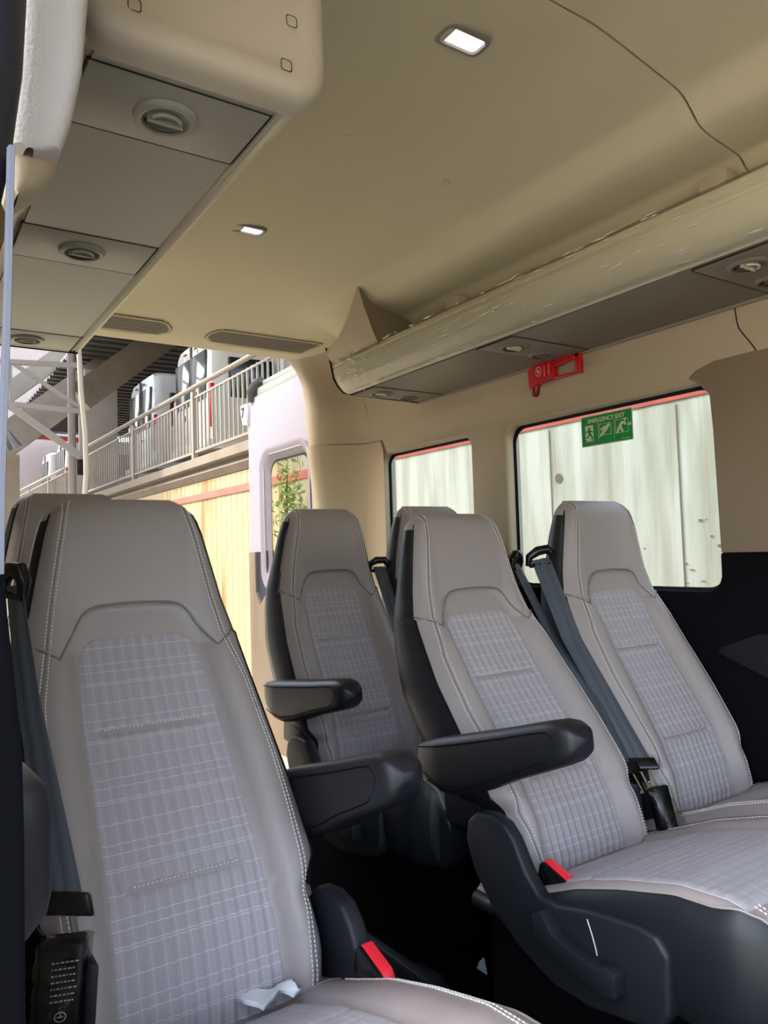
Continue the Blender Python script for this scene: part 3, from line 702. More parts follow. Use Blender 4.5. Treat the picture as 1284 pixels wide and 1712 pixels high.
# =================================================================== SEATS
yc = pchip([-.72, -.66, -.62, -.55, -.474, -.38, -.276, -.2, -.15, -.077, 0, .05, .085, .105, .116, .14], [-.270, -.283, -.285, -.268, -.234, -.170, -.095, -.050, -.022, -.002, .008, .014, .022, .036, .052, .08])
wf = pchip([-.72, -.66, -.60, -.55, -.522, -.512, -.492, -.40, -.276, -.134, -.077, 0, .05, .085, .105, .115, .14], [.168, .180, .184, .178, .172, .180, .197, .197, .192, .178, .164, .148, .137, .126, .110, .095, .08])
yb = pchip([-.72, -.6, -.525, -.43, -.39, -.31, -.2, -.11, .024, .09, .125, .14], [-.15, -.13, -.09, -.015, .025, .078, .106, .105, .100, .092, .080, .078])
bol = pchip([-.72, -.5, -.3, -.2, -.14, -.05, .14], [.020, .026, .034, .028, .012, .006, .004])
XI = lambda z: float(np.interp(z, [-.70, -.62, -.3, -.13], [.122, .121, .113, .106]))
def ha(z): return float(np.interp(z, [-.17, -.156, -.118, -.092, -.079, -.076, -.07], [.140, .130, .105, .088, .068, .04, -.05]))
def front(x, z):
    ax = abs(x); w_ = float(wf(z)); y = float(yc(z)); xi = min(XI(z), w_-.02)
    b = float(bol(z))
    if ax > xi:
        t = (ax-xi)/(w_-xi); y -= b*math.sin(math.pi*min(t, 1)**.8)**1.0
        y += .016*max(0, t)**5
    if z > -.14: y += .010*(ax/w_)**4
    # scooped recess under the arch seam
    if z < -.07:
        lim = ha(z) if z > -.16 else XI(z)+.006
        y += .010*float(smooth(-.006, .010, np.array(lim-ax)))*float(smooth(-.070, -.084, np.array(z)))
    return y
PIV = -.60
ZL = list(np.linspace(-.70, -.53, 9))+list(np.linspace(-.52, -.47, 8))+list(np.linspace(-.455, -.16, 26))+list(np.linspace(-.155, -.065, 20))+list(np.linspace(-.055, .088, 14))+[.096, .102, .107, .111, .114, .116]
NF = 29
def back_loop(z):
    w_ = float(wf(z)); pts = []
    for i in range(NF):
        u = -1+2*i/(NF-1); x = w_*math.copysign(abs(u)**.85, u); pts.append((x, front(x, z), z))
    ye = pts[-1][1]; B = float(yb(z)); d = max(B-ye, .012)
    side = [(w_+.006, ye+.10*d), (w_+.011, ye+.3*d), (w_+.011, ye+.6*d), (w_+.002, ye+.85*d), (w_-.02, ye+.97*d)]
    k = 1 if z < .09 else max(0, (.116-z)/.026)
    side = [(w_+(x-w_)*k, y) for x, y in side]
    bk = [(w_*.6, B+.004), (w_*.2, B+.008), (-w_*.2, B+.008), (-w_*.6, B+.004)]
    return pts, side, bk
def make_back_meshes():
    lea, shl = MB(), MB(); rl = []; rs = []; capr = []
    for z in ZL:
        f, s, b = back_loop(z); rl.append([(x, y, zz-PIV) for x, y, zz in f])
        loop = [f[-1]]+[(x, y, z) for x, y in s]+[(x, y, z) for x, y in b]+[(-x, y, z) for x, y in s[::-1]]+[f[0]]
        if z <= .086: rs.append([(x, y, zz-PIV) for x, y, zz in loop])
        if z >= .07: capr.append([(x, y, zz-PIV) for x, y, zz in loop])
    lea.grid(rl); lea.grid(capr)
    # crown
    a, b = rl[-1], capr[-1]; n = len(a)
    ring = a+b[1:-1]; lea.add(ring, [tuple(range(len(ring)))])
    shl.grid(rs)
    return lea, shl
def path_front(pts, n=60, off=.0015):
    """sample a polyline (x,z) on the front surface"""
    P = [Vector((p[0], p[1])) for p in pts]; L = [0]
    for i in range(1, len(P)): L.append(L[-1]+(P[i]-P[i-1]).length)
    out_ = []
    for k in range(n+1):
        s = L[-1]*k/n; x = np.interp(s, L, [p.x for p in P]); z = np.interp(s, L, [p.y for p in P])
        out_.append(Vector((x, front(x, z)-off, z-PIV)))
    return out_
def dashes(mb, pts, pitch=.0062, ln=.0040, r=.0011):
    L = [0]
    for i in range(1, len(pts)): L.append(L[-1]+(pts[i]-pts[i-1]).length)
    def pt(s): return Vector([np.interp(s, L, [p[k] for p in pts]) for k in range(3)])
    s = 0
    while s+ln < L[-1]:
        mb.tube([pt(s), pt(s+ln)], r, 5); s += pitch
def smooth_poly(pts, it=2):
    for _ in range(it):
        q = [pts[0]]
        for a, b in zip(pts[:-1], pts[1:]):
            q += [(a[0]*.75+b[0]*.25, a[1]*.75+b[1]*.25), (a[0]*.25+b[0]*.75, a[1]*.25+b[1]*.75)]
        pts = q+[pts[-1]]
    return pts
ARCH = [(-.133, -.160), (-.105, -.120), (-.090, -.090), (-.070, -.077), (-.035, -.074), (0, -.073), (.035, -.074), (.070, -.077), (.090, -.090), (.105, -.120), (.133, -.160)]
NCH = 12
def insert_mesh():
    mb = MB(); rows = []; uvs = []; NX, NZ = 157, 230; zt, zb = -.128, -.700
    vlen = 0; py = None
    for j in range(NZ):
        z = zt+(zb-zt)*(j/(NZ-1)); hw = XI(z)-.002
        d = zt-z; r = .045
        if d < r: hw = hw-r+math.sqrt(max(0, r*r-(r-d)**2))
        yy = float(yc(z)); 
        if py is not None: vlen += math.hypot(yy-py[0], z-py[1])
        py = (yy, z); row = []; uv = []
        for i in range(NX):
            u = -1+2*i/(NX-1); x = hw*u
            e = min(1, (hw-abs(x))/.012, d/.012 if d < .012 else 1); e = max(0, e)
            puff = .0075*(1-(1-e)**2)-.003
            ch = abs(math.sin(math.pi*(x+.1134)/.0189))**.5       # vertical quilting channels
            q = -.0048*(ch-.6)*e
            for zz in (-.276, -.474):                              # two tuck seams
                t = abs(z-(zz))
                fade = float(smooth(.094, .078, np.array(abs(x))))
                q -= (.0075*math.exp(-(t/.0035)**2)-.0020*math.exp(-((t-.012)/.006)**2))*fade
            row.append((x, front(x, z)-puff-q, z-PIV)); uv.append((x, vlen))
        rows.append(row); uvs.append(uv)
    mb.grid(rows, uv=uvs); return mb
def back_stitch(s_):
    mb = MB()
    for s in (s_,):
        for dx in (-.0042, .0042):
            dashes(mb, path_front([(s*(.098+dx), .112), (s*(.104+dx), .10), (s*(.118+dx), .03), (s*(.134+dx), -.06), (s*(.148+dx), -.142)], 70, .0012))
            dashes(mb, path_front([(s*(.150+dx), -.148), (s*(.166+dx), -.22), (s*(.173+dx), -.33), (s*(.170+dx), -.42), (s*(.163+dx), -.50)]+([(s*(.152+dx), -.60), (s*(.148+dx), -.68)] if True else []), 90, .0012))
    return mb
def back_grooves(s_):
    mb = MB()
    for s in (s_,):
        mb.tube(path_front([(s*.098, .112), (s*.104, .10), (s*.118, .03), (s*.134, -.06), (s*.148, -.142)], 40, .0002), .0011, 5)
        mb.tube(path_front([(s*.150, -.148), (s*.166, -.22), (s*.173, -.33), (s*.170, -.42), (s*.163, -.50), (s*.152, -.6), (s*.148, -.68)], 50, .0002), .0011, 5)
        mb.tube(path_front([(s*.131, -.158), (s*.150, -.146), (s*.166, -.138), (s*.177, -.132)], 14, .0004), .0018, 5)
    return mb
def arch_piping():
    return MB().tube(path_front(smooth_poly(ARCH), 70, .0012), .0019, 6)
def tuck_stitch(z_):
    mb = MB()
    for zz in (z_,):
        pts = []
        for k in range(41):
            x = -.078+.156*k/40; z = zz+.004; pts.append(Vector((x, front(x, z)-.0052, z-PIV)))
        dashes(mb, pts, .0062, .0034, .0010)
    return mb
def side_piping(s_):
    mb = MB()
    for s in (s_,):
        pts = []
        for z in [q for q in ZL if -.50 < q < .09]:
            f, sd, b = back_loop(z); p = f[-1] if s > 0 else f[0]; pts.append(Vector((p[0]+s*.002, p[1]+.002, z-PIV)))
        mb.tube(pts, .0022, 6)
    return mb

# cushion -----------------------------------------------------------
ccz = pchip([-.24, -.30, -.37, -.46, -.55, -.65, -.73, -.775, -.80, -.815], [-.655, -.635, -.605, -.565, -.535, -.508, -.502, -.512, -.535, -.57])
def cush_z(x, y, wi=(-.12, .12), W=.225):
    z = float(ccz(y))
    bump = 0
    if x > wi[1]: t = (x-wi[1])/(W-wi[1]); bump = .016*math.sin(math.pi*min(1, t)**.8)-.010*t**4
    elif x < wi[0]: t = (wi[0]-x)/(W+wi[0]); bump = min(.016, (W+wi[0])*.12)*math.sin(math.pi*min(1, t)**.8)-.010*t**4
    return z+bump
def cushion_meshes(wi):
    W = .225; lea = MB(); rows = []
    ys = list(np.linspace(-.20, -.74, 40))+list(np.linspace(-.75, -.815, 14))
    def fw(y): return W-.035*float(smooth(-.70, -.815, np.array(y)))**2
    def cz(x, y): return cush_z(x, y, wi)
    for y in ys: rows.append([(fw(y)*u, y, cz(fw(y)*u, y)) for u in np.linspace(-1, 1, 49)])
    lea.grid(rows)
    blk = MB(); ring = []
    pth = [(-W, y) for y in ys[::3]] if False else None
    # skirt following the rim: left side, front, right side
    rim = [rows[i][0] for i in range(len(rows))]+[rows[-1][k] for k in range(1, 48)]+[rows[i][-1] for i in range(len(rows)-1, -1, -1)]
    def outw(p):
        x, y, z = p; dx = 1 if x > W*.86 else (-1 if x < -W*.86 else 0); dy = -1 if y < -.80 else 0
        n = math.hypot(dx, dy) or 1; return dx/n, dy/n
    lev = []
    for d, o_ in ((0, -.002), (.006, .004), (.03, .013), (.07, .018), (.11, .016), (.15, .006), (.165, -.01)):
        row = []
        for p in rim:
            ox, oy = outw(p); zb_ = -.70; H = p[2]-zb_; t = d/.165
            row.append((p[0]+ox*o_, p[1]+oy*o_, p[2]-H*t))
        lev.append(row)
    blk.grid(lev)
    bot = lev[-1]; blk.add(bot, [tuple(range(len(bot)))])
    ins = MB(); r2 = []; u2 = []; vl = 0; prev = None
    y0, y1 = -.315, -.76
    for j, y in enumerate(np.linspace(y0, y1, 150)):
        c0 = cz(0, y)
        if prev: vl += math.hypot(y-prev[0], c0-prev[1])
        prev = (y, c0); row = []; uv = []
        for u in np.linspace(0, 1, 70):
            x = wi[0]+.003+(wi[1]-wi[0]-.006)*u
            e = max(0, min(1, (x-wi[0])/.012, (wi[1]-x)/.012, (y0-y)/.012, (y-y1)/.012))
            q = .0016*(abs(math.sin(math.pi*(y)/.021))**.6-.6)*e
            for yy in (-.475,): q -= .005*math.exp(-((y-yy)/.004)**2)
            row.append((x, y, cz(x, y)+.0075*(1-(1-e)**2)-.003+q)); uv.append((vl, x))
        r2.append(row); u2.append(uv)
    ins.grid(r2, uv=u2)
    sts = []
    for s in (-1, 1):
        st = MB(); sts.append(st)
        for dx in (-.0045, .0045):
            pts = [Vector((s*(.186+dx), y, cz(s*(.186+dx), y)+.0012)) for y in np.linspace(-.34, -.80, 60)]
            dashes(st, pts, .0068, .0044, .0012)
    pp = MB()
    pp.tube([Vector(p)+Vector((0, 0, .001)) for p in rim], .0018, 5)
    st2 = MB()
    st2.tube([Vector((s_, -.315+.004, cz(s_, -.311)+.001)) for s_ in np.linspace(-W+.01, W-.01, 40)], .0016, 5)
    return lea, blk, ins, sts, pp, st2

# shared meshes -------------------------------------------------------
SM = {}
def share(key, mb, m, **k):
    o = mb.build(key, m, **k); SM[key] = o.data; bpy.data.objects.remove(o)
lea, shl = make_back_meshes()
share('backrest', lea, M['leather'], smooth=True, angle=60)
share('side_shell', shl, M['black'], smooth=True, angle=60)
share('fabric_insert', insert_mesh(), M['plaid'], smooth=True, angle=180)
for k_, s_ in enumerate((-1, 1)):
    share('stitching%d' % k_, back_stitch(s_), M['thread']); share('seam_groove%d' % k_, back_grooves(s_), M['leather2'], smooth=True); share('edge_piping%d' % k_, side_piping(s_), M['blackgl'], smooth=True)
    share('tuck_stitching%d' % k_, tuck_stitch((-.276, -.474)[k_]), M['thread'])
share('arch_piping', arch_piping(), M['leather2'], smooth=True)
for nm, wi in (('a', (-.12, .12)), ('l', (-.214, .13)), ('r', (-.13, .214))):
    a, b, c, d, e, f = cushion_meshes(wi)
    share('cushion_'+nm, a, M['leather'], smooth=True, angle=60); share('cushion_skirt_'+nm, b, M['black'], smooth=True, angle=60)
    share('cushion_insert_'+nm, c, M['plaidseat'], smooth=True, angle=180); share('cushion_stitching_'+nm+'0', d[0], M['thread']); share('cushion_stitching_'+nm+'1', d[1], M['thread'])
    share('cushion_piping_'+nm, e, M['leather'], smooth=True); share('cushion_seam_'+nm, f, M['leather2'], smooth=True)

def armrest_mesh(s):
    mb = MB(); st = [(-.075, -.382, -.452), (-.10, -.379, -.470), (-.15, -.374, -.482), (-.20, -.366, -.483), (-.28, -.352, -.462), (-.36, -.338, -.432), (-.43, -.324, -.410), (-.48, -.316, -.394), (-.505, -.316, -.386), (-.522, -.322, -.376), (-.532, -.334, -.360)]
    sc = [.55, .8, 1, 1, 1, 1, 1, 1, .94, .75, .3]; rows = []
    y_, t_, b_ = zip(*st); ys = np.concatenate([np.linspace(-.075, -.48, 22), [-.490, -.500, -.508, -.515, -.521, -.526, -.530, -.532]])
    for y in ys:
        tp, bt, k = np.interp(-y, [-q for q in y_], t_), np.interp(-y, [-q for q in y_], b_), np.interp(-y, [-q for q in y_], sc)
        cz_ = (tp+bt)/2; hz = (tp-bt)/2; row = []
        for a in np.linspace(0, 2*math.pi, 28, endpoint=False):
            ca, sa = math.cos(a), math.sin(a)
            row.append((s*.236+.036*k*math.copysign(abs(ca)**.45, ca), y, cz_+hz*(.35+.65*k)*math.copysign(abs(sa)**.6, sa)-PIV))
        rows.append(row)
    mb.grid(rows, close=True); n = len(rows[0]); mb.f.append(tuple(range(n))); mb.f.append(tuple((len(rows)-1)*n+k for k in range(n)))
    sm = MB(); xo = s*(.236+.0345)
    pts = []
    for y in np.linspace(-.10, -.47, 24):
        tp = np.interp(-y, [-q for q in y_], t_); pts.append(Vector((xo, y, tp-.016-PIV)))
    pts += [Vector((xo, -.487, -.340-PIV)), Vector((xo, -.490, -.352-PIV)), Vector((xo, -.482, -.368-PIV))]
    for y in np.linspace(-.46, -.12, 22):
        bt = np.interp(-y, [-q for q in y_], b_); pts.append(Vector((xo, y, bt+.016-PIV)))
    sm.tube(pts, .0013, 5); sm.tube([Vector((p.x-s*.069, p.y, p.z)) for p in pts], .0013, 5)
    return mb, sm
COVP = [(-.200, -.56), (-.208, -.525), (-.235, -.502), (-.275, -.497), (-.310, -.503), (-.335, -.525), (-.365, -.575), (-.395, -.604), (-.44, -.603), (-.50, -.588), (-.60, -.574), (-.635, -.576), (-.655, -.600), (-.652, -.683), (-.640, -.705), (-.600, -.722), (-.50, -.742), (-.42, -.742), (-.34, -.712), (-.27, -.670), (-.22, -.612)]
def cover_meshes(s):
    a, b = sorted((s*.222, s*.252)); c = MB().prism(COVP, 'x', a, b)
    x1 = s*.256; x2 = s*.272
    lv = MB().prism([(-.405, -.622), (-.425, -.610), (-.452, -.638), (-.540, -.654), (-.565, -.644), (-.578, -.650), (-.578, -.684), (-.55, -.692), (-.44, -.672), (-.410, -.655)], 'x', *sorted((x1-s*.006, x2+s*.008)))
    return c, lv
for s, nm in ((-1, 'left'), (1, 'right')):
    a, b = armrest_mesh(s); share('armrest_'+nm, a, M['black'], smooth=True, angle=60); share('arm_piping_'+nm, b, M['seamdk'], smooth=True)
    c, l = cover_meshes(s); share('cover_'+nm, c, M['blackpl'], bevel=.008, seg=3); share('lever_'+nm, l, M['blackpl'], bevel=.003)
    mk = MB(); pts = [Vector((s*.2525, -.505-.02*math.sin(q), -.60-.045*q)) for q in np.linspace(0, 1.1, 10)]; mk.tube(pts, .0012, 5); share('cover_mark_'+nm, mk, M['thread'])
    hb = MB().tube([(s*.216, -.13, -.425-PIV), (s*.235, -.135, -.425-PIV)], .030, 24)
    hb.box(*sorted((s*.15, s*.190)), -.180, -.06, -.57-PIV, -.42-PIV); share('arm_bracket_'+nm, hb, M['black'], bevel=.012)
    bb = MB().prism([(-.352, -.600), (-.360, -.568), (-.370, -.5625), (-.424, -.580), (-.436, -.600), (-.42, -.64), (-.37, -.64)], 'x', *sorted((s*.186, s*.214))); share('buckle_'+nm, bb, M['blackgl'], bevel=.005)
    rb = MB().prism([(-.364, -.566), (-.372, -.5595), (-.422, -.5755), (-.430, -.588), (-.420, -.590)], 'x', *sorted((s*.192, s*.209))); share('button_'+nm, rb, M['redbk'], bevel=.002)
bs = MB().box(-.17, .17, -.66, -.16, FLOOR+.04, -.69); share('pedestal', bs, M['dark'], bevel=.02)
share('floor_rail0', MB().box(-.19, -.14, -.74, -.10, FLOOR, FLOOR+.05), M['blackpl'], bevel=.01); share('floor_rail1', MB().box(.14, .19, -.74, -.10, FLOOR, FLOOR+.05), M['blackpl'], bevel=.01)

def inst(name, key, par, loc=(0, 0, 0), rx=0):
    o = bpy.data.objects.new(name, SM[key]); COL.objects.link(o); o.parent = par; o.location = loc; o.rotation_euler = (rx, 0, 0); return o
def seat(X, Y, dz, tilt, yaw_, side, arm, label, cv='a', arm_tilt=0, arm_len=1, bz=0, cx_=0):
    root = empty('passenger_seat', (X, Y, FLOOR), yaw_)
    H = -FLOOR
    b = inst('backrest', 'backrest', root, (0, 0, H+PIV+dz), -tilt)
    for k in ('side_shell', 'fabric_insert', 'arch_piping'): inst(k, k, b)
    for k in ('stitching', 'seam_groove', 'tuck_stitching', 'edge_piping'):
        inst(k, k+'0', b); inst(k, k+'1', b)
    c = inst('seat_cushion', 'cushion_'+cv, root, (0, 0, H))
    inst('black_skirt', 'cushion_skirt_'+cv, c); inst('fabric_insert', 'cushion_insert_'+cv, c); inst('stitching', 'cushion_stitching_'+cv+'0', c); inst('stitching', 'cushion_stitching_'+cv+'1', c)
    inst('cushion_piping', 'cushion_piping_'+cv, c); inst('seam', 'cushion_seam_'+cv, c)
    inst('pedestal', 'pedestal', root, (0, 0, H)); inst('floor_rail', 'floor_rail0', root, (0, 0, H)); inst('floor_rail', 'floor_rail1', root, (0, 0, H))
    nm = 'left' if side < 0 else 'right'
    if arm:
        a = inst('armrest', 'armrest_'+nm, root, (0, 0, H+PIV+dz), -tilt-arm_tilt); inst('arm_piping', 'arm_piping_'+nm, a); a.scale = (1, arm_len, 1)
        inst('arm_bracket', 'arm_bracket_'+nm, root, (0, 0, H+PIV+dz), -tilt)
        cvr = inst('recliner_cover', 'cover_'+nm, root, (cx_, 0, H-abs(cx_)*.4)); inst('recliner_lever', 'lever_'+nm, cvr); inst('moulded_line', 'cover_mark_'+nm, cvr)
    bk = inst('belt_buckle', 'buckle_'+nm, root, (0, 0, H+bz)); inst('release_button', 'button_'+nm, bk)
    tag(root, label, 'seat', 'high-backed passenger seats')
    return root
# seat belts: a guide on the shoulder, webbing down to a tongue by the cushion
def ribbon(pts, wv, n=40):
    """pts: centre points; wv: width vectors; a thin strip with a soft roll"""
    P = [Vector(p) for p in pts]; L = [0]
    for i in range(1, len(P)): L.append(L[-1]+(P[i]-P[i-1]).length)
    rows = []; uv = []
    W = [Vector(v) for v in wv]
    for k in range(n+1):
        s = L[-1]*k/n
        c = Vector([np.interp(s, L, [p[q] for p in P]) for q in range(3)]); w_ = Vector([np.interp(s, L, [v[q] for v in W]) for q in range(3)])
        t = (P[-1]-P[0]).normalized(); nn = t.cross(w_).normalized()
        row = []; 
        for j in range(9):
            u = -1+2*j/8; row.append(c+w_*u+nn*(.003*math.cos(u*math.pi/2)+.0015*math.sin(u*7+s*9)))
        row += [p+nn*-.0014 for p in row[::-1]]
        rows.append(row); uv.append([(j*.01, s) for j in range(18)])
    return MB().grid(rows, uv=uv, close=True)
def belt(S, side, top_, bot, wvt, wvb, label, group='seat belts', mid=None, tongue=True, gs=1):
    root = thing('seat_belt', bot)
    pts = [top_]+(mid or [])+[bot]; n = len(pts)
    wv = [Vector(wvt)+(Vector(wvb)-Vector(wvt))*i/(n-1) for i in range(n)]
    at(ribbon(pts, wv), 'webbing', M['web'], root, smooth=True, angle=60)
    T = Vector(top_)
    g = MB(); ax = Vector(wvt).normalized()*gs
    g.tube([T-ax*.036+Vector((0, 0, -.012)), T-ax*.034+Vector((0, -.004, .012)), T-ax*.012+Vector((0, -.006, .024)), T+ax*.016+Vector((0, -.004, .024)), T+ax*.034+Vector((0, 0, .006)), T+ax*.030+Vector((0, .004, -.02))], [.007, .011, .013, .013, .011, .007], 12)
    g.tube([T-ax*.034+Vector((0, -.004, -.012)), T+ax*.030+Vector((0, -.004, -.018))], .006, 10)
    at(g, 'shoulder_guide', M['blackgl'], root, smooth=True)
    if tongue:
        B = Vector(bot); ax = Vector(wvb).normalized(); dn = (B-T).normalized()
        g = MB().obox(B+dn*.006, ax*.033, dn*.014, ax.cross(dn)*.007); at(g, 'tongue_cover', M['blackgl'], root, bevel=.004)
        g = MB().obox(B+dn*.040+ax*.010, ax*.002, dn*.022, ax.cross(dn)*.0016).obox(B+dn*.040-ax*.012, ax*.002, dn*.022, ax.cross(dn)*.0016).obox(B+dn*.062-ax*.001, ax*.013, dn*.003, ax.cross(dn)*.0016)
        at(g, 'metal_tongue', M['chrome'], root)
    tag(root, label, 'seat belt', group)
    return root

S1 = seat(.365, 1.303, 0, .083, 0, 1, True, 'grey seat nearest the camera, at the left, with a scrap of tissue on its cushion', arm_len=.87, bz=.014, cx_=-.030)
S3 = seat(1.195, 1.376, -.020, .090, 0, -1, True, 'taupe front-row middle seat with a black armrest and a lever on its side cover', cv='l')
S4 = seat(1.674, 1.422, .005, -.037+.0, 0, 1, False, 'taupe front-row seat by the emergency exit window, black belt at its left shoulder')
S2 = seat(1.183, 2.166, .023, -.111, .037, -1, True, 'dark grey second-row seat behind the middle one, armrest pointing right', cv='l', arm_tilt=.06)
S5 = seat(1.66, 2.20, .040, -.06, 0, 1, False, 'second-row seat by the rear window, only its dark headrest showing')
S0 = seat(.42, 2.166, .065, -.05, 0, 1, True, 'second-row seat at the left edge, mostly hidden behind the nearest seat')

belt(S4, -1, (1.478, 1.475, -.035), (1.450, 1.155, -.500), (.022, -.012, .004), (.020, -.014, 0), 'long black seat belt from the shoulder of the window seat down to the seat gap', mid=[(1.462, 1.36, -.24)])
belt(S3, 1, (1.41, 1.50, -.045), (1.405, 1.165, -.505), (.022, .012, 0), (.022, -.006, 0), 'black seat belt passing behind the right shoulder of the middle seat', mid=[(1.435, 1.40, -.24), (1.43, 1.26, -.38)])
belt(S1, -1, (.163, 1.262, -.035), (.180, .985, -.40), (.009, -.020, 0), (.017, -.014, 0), 'blue-grey seat belt at the far left beside the nearest seat', mid=[(.172, 1.19, -.20)], gs=.75)
belt(S2, 1, (1.372, 2.27, -.06), (1.385, 1.96, -.52), (.020, .01, 0), (.02, 0, 0), 'black seat belt at the right shoulder of the dark second-row seat')
belt(S5, -1, (1.455, 2.24, -.055), (1.43, 1.95, -.52), (.020, -.01, 0), (.02, 0, 0), 'black seat belt at the left shoulder of the seat by the rear window')

# wrapped buckle and anchors between the two front-row seats
wb = thing('wrapped_buckle', (1.43, 1.05, -.66))
at(MB().obox((1.428, 1.085, -.590), (.020, -.006, 0), (.004, .016, .05), (0, .01, -.006)), 'buckle', M['blackgl'], wb, bevel=.006)
mb = MB(); random.seed(11); rows = []
for t in np.linspace(0, 1, 16):
    c = Vector((1.425+.006*t, 1.108-.06*t, -.535-.085*t)); rows.append([c+Vector(((.026+random.random()*.005)*math.cos(a), (.012+random.random()*.005)*math.sin(a), random.random()*.004)) for a in np.linspace(0, 2*math.pi, 14, endpoint=False)])
at(mb.grid(rows, close=True), 'plastic_wrap', M['film'], wb, smooth=True, angle=180)
at(MB().obox((1.50, 1.03, -.645), (.045, .0, 0), (0, .022, 0), (0, 0, .006)), 'anchor_foot', M['blackpl'], wb, bevel=.005)
at(MB().obox((1.375, 1.13, -.60), (.012, .0, 0), (0, .03, .0), (0, .01, .07)), 'anchor_cover', M['blackpl'], wb, bevel=.006)
tag(wb, 'black belt buckle in crinkled clear plastic between the two front-row seats', 'belt buckle', 'plastic-wrapped buckles')
# wrapped retractor with printed label beside the nearest seat
wb = thing('wrapped_buckle', (.165, .94, -.60)); 
at(MB().obox((.168, .945, -.495), (.021, -.010, 0), (.002, -.018, .075), (.005, .010, .003)), 'buckle', M['blackgl'], wb, bevel=.006)
mb = MB(); rows = []
for t in np.linspace(0, 1, 14):
    c = Vector((.168-.004*t, .922+.042*t, -.42-.155*t)); rows.append([c+Vector(((.029+random.random()*.003)*math.cos(a), (.016+random.random()*.004)*math.sin(a), 0)) for a in np.linspace(0, 2*math.pi, 14, endpoint=False)])
at(mb.grid(rows, close=True), 'plastic_wrap', M['film'], wb, smooth=True, angle=180)
lb = MB(); c0 = Vector((.165, .9155, -.440)); ex = Vector((.9, -.43, .05)).normalized(); ez = Vector((.02, -.22, 1)).normalized()
random.seed(5)
for row in range(7):
    x = -.012
    while x < .013:
        L_ = random.uniform(.0015, .004); lb.obox(c0+ex*(x+L_/2)-ez*(row*.0078), ex*L_/2, ez*.0008, ex.cross(ez)*.0003); x += L_+.0015
ci = c0-ez*.066
lb.tube([ci+ex*.006*math.cos(a)+ez*.006*math.sin(a) for a in np.linspace(0, 2*math.pi, 17)], .0006, 5)
lb.obox(ci, ex*.0035, ez*.0006, ex.cross(ez)*.0003).obox(ci+ez*.002, ex*.0006, ez*.003, ex.cross(ez)*.0003)
at(lb, 'printed_label', M['threaddk'], wb)
at(MB().obox((.196, .96, -.52), (.006, -.003, 0), (.0, -.03, .0), (0, -.02, .07)), 'side_post', M['blackpl'], wb, bevel=.005)
tag(wb, 'black belt buckle with white print under clear plastic, bottom left by the door', 'belt buckle', 'plastic-wrapped buckles')
mb = MB(); rows = []
for z, k in ((-.168, .25), (-.176, .7), (-.195, .95), (-.22, 1), (-.28, 1), (-.30, .93), (-.318, .7), (-.325, .2)):
    rows.append([(.060+.062*k*math.copysign(abs(math.cos(a))**.5, math.cos(a)), .735+.035*k*math.copysign(abs(math.sin(a))**.5, math.sin(a)), z) for a in np.linspace(0, 2*math.pi, 24, endpoint=False)])
mb.grid(rows, close=True); mb.f.append(tuple(range(24))[::-1]); mb.f.append(tuple(7*24+k for k in range(24)))
o = top(mb, 'pillar_cover', mat('brown_black_plastic', srgb(38, 36, 42), .55), smooth=True, angle=70); struct(o)
o['label'] = 'rounded dark cover on the door pillar at the lower left'; o['category'] = 'cover'
o = top(MB().tube([(1.866, 1.20, -.575), (1.84, 1.18, -.58), (1.81, 1.16, -.585)], [.028, .03, .02], 14), 'belt_anchor', M['blackgl'], smooth=True); tag(o, 'round black belt anchor against the wall beside the window seat', 'belt anchor')
# small pocket line in the lower right wall trim
struct(MB().prism([(1.21, -.285), (1.22, -.30), (1.06, -.36), (1.0, -.36), (1.0, -.24), (1.10, -.24)], 'x', XW-.012, XW+.01).build('trim_12', mat('dark_pocket_trim', srgb(15, 16, 22), .5), bevel=.006))

# tissue on the nearest cushion
def tissue():
    mb = MB(); rows = []; random.seed(2)
    for i in range(14):
        t = i/13; row = []
        for j in range(8):
            s = j/7; x = .405+.075*t+(.004*random.random()); y = 1.035-.035*t-.044*s*(1+.35*math.sin(t*6))+.004*random.random()
            z = cush_z(x-.365, min(y-1.303, -.21))+.016+.014*abs(math.sin(5*t+2*s))*(.5+.5*s)+.012*(1-s)
            row.append((x, y, z))
        rows.append(row)
    return mb.grid(rows)
tb = tissue(); low = [(x, y, z-.003) for x, y, z in tb.v]; n0 = len(tb.v); f0 = list(tb.f); tb.v += low; tb.f += [tuple(i+n0 for i in f[::-1]) for f in f0]
o = top(tb, 'tissue', M['paper'], smooth=True, angle=180); tag(o, 'crumpled white tissue on the cushion of the nearest seat', 'tissue')
mb = MB().prism([(1.44, -1.02), (1.475, -1.02), (1.465, -1.0), (1.45, -.985)], 'x', 1.205, 1.208)
o = top(mb, 'paper_tag', M['paper']); tag(o, 'tiny white paper tag standing on the dark floor in the aisle', 'tag')

# =================================================================== OUTSIDE
struct(MB().box(-40, 30, -30, 60, GROUND-.2, GROUND-.01).build('ground', M['asphalt']))
struct(MB().box(-3.0, 4.2, -20, 3.3, GROUND-.01, GROUND).build('ground', M['lane']))  # unseen darker strip of ground, added to limit bounce onto the ceiling
struct(MB().box(-5.4, -5.0, 1.8, 34, GROUND, 6.8).build('wall_sky_blocker', mat('sky_blocker_grey', srgb(120, 112, 102), .9)))  # unseen wall added to block sky light from the rear door and deck
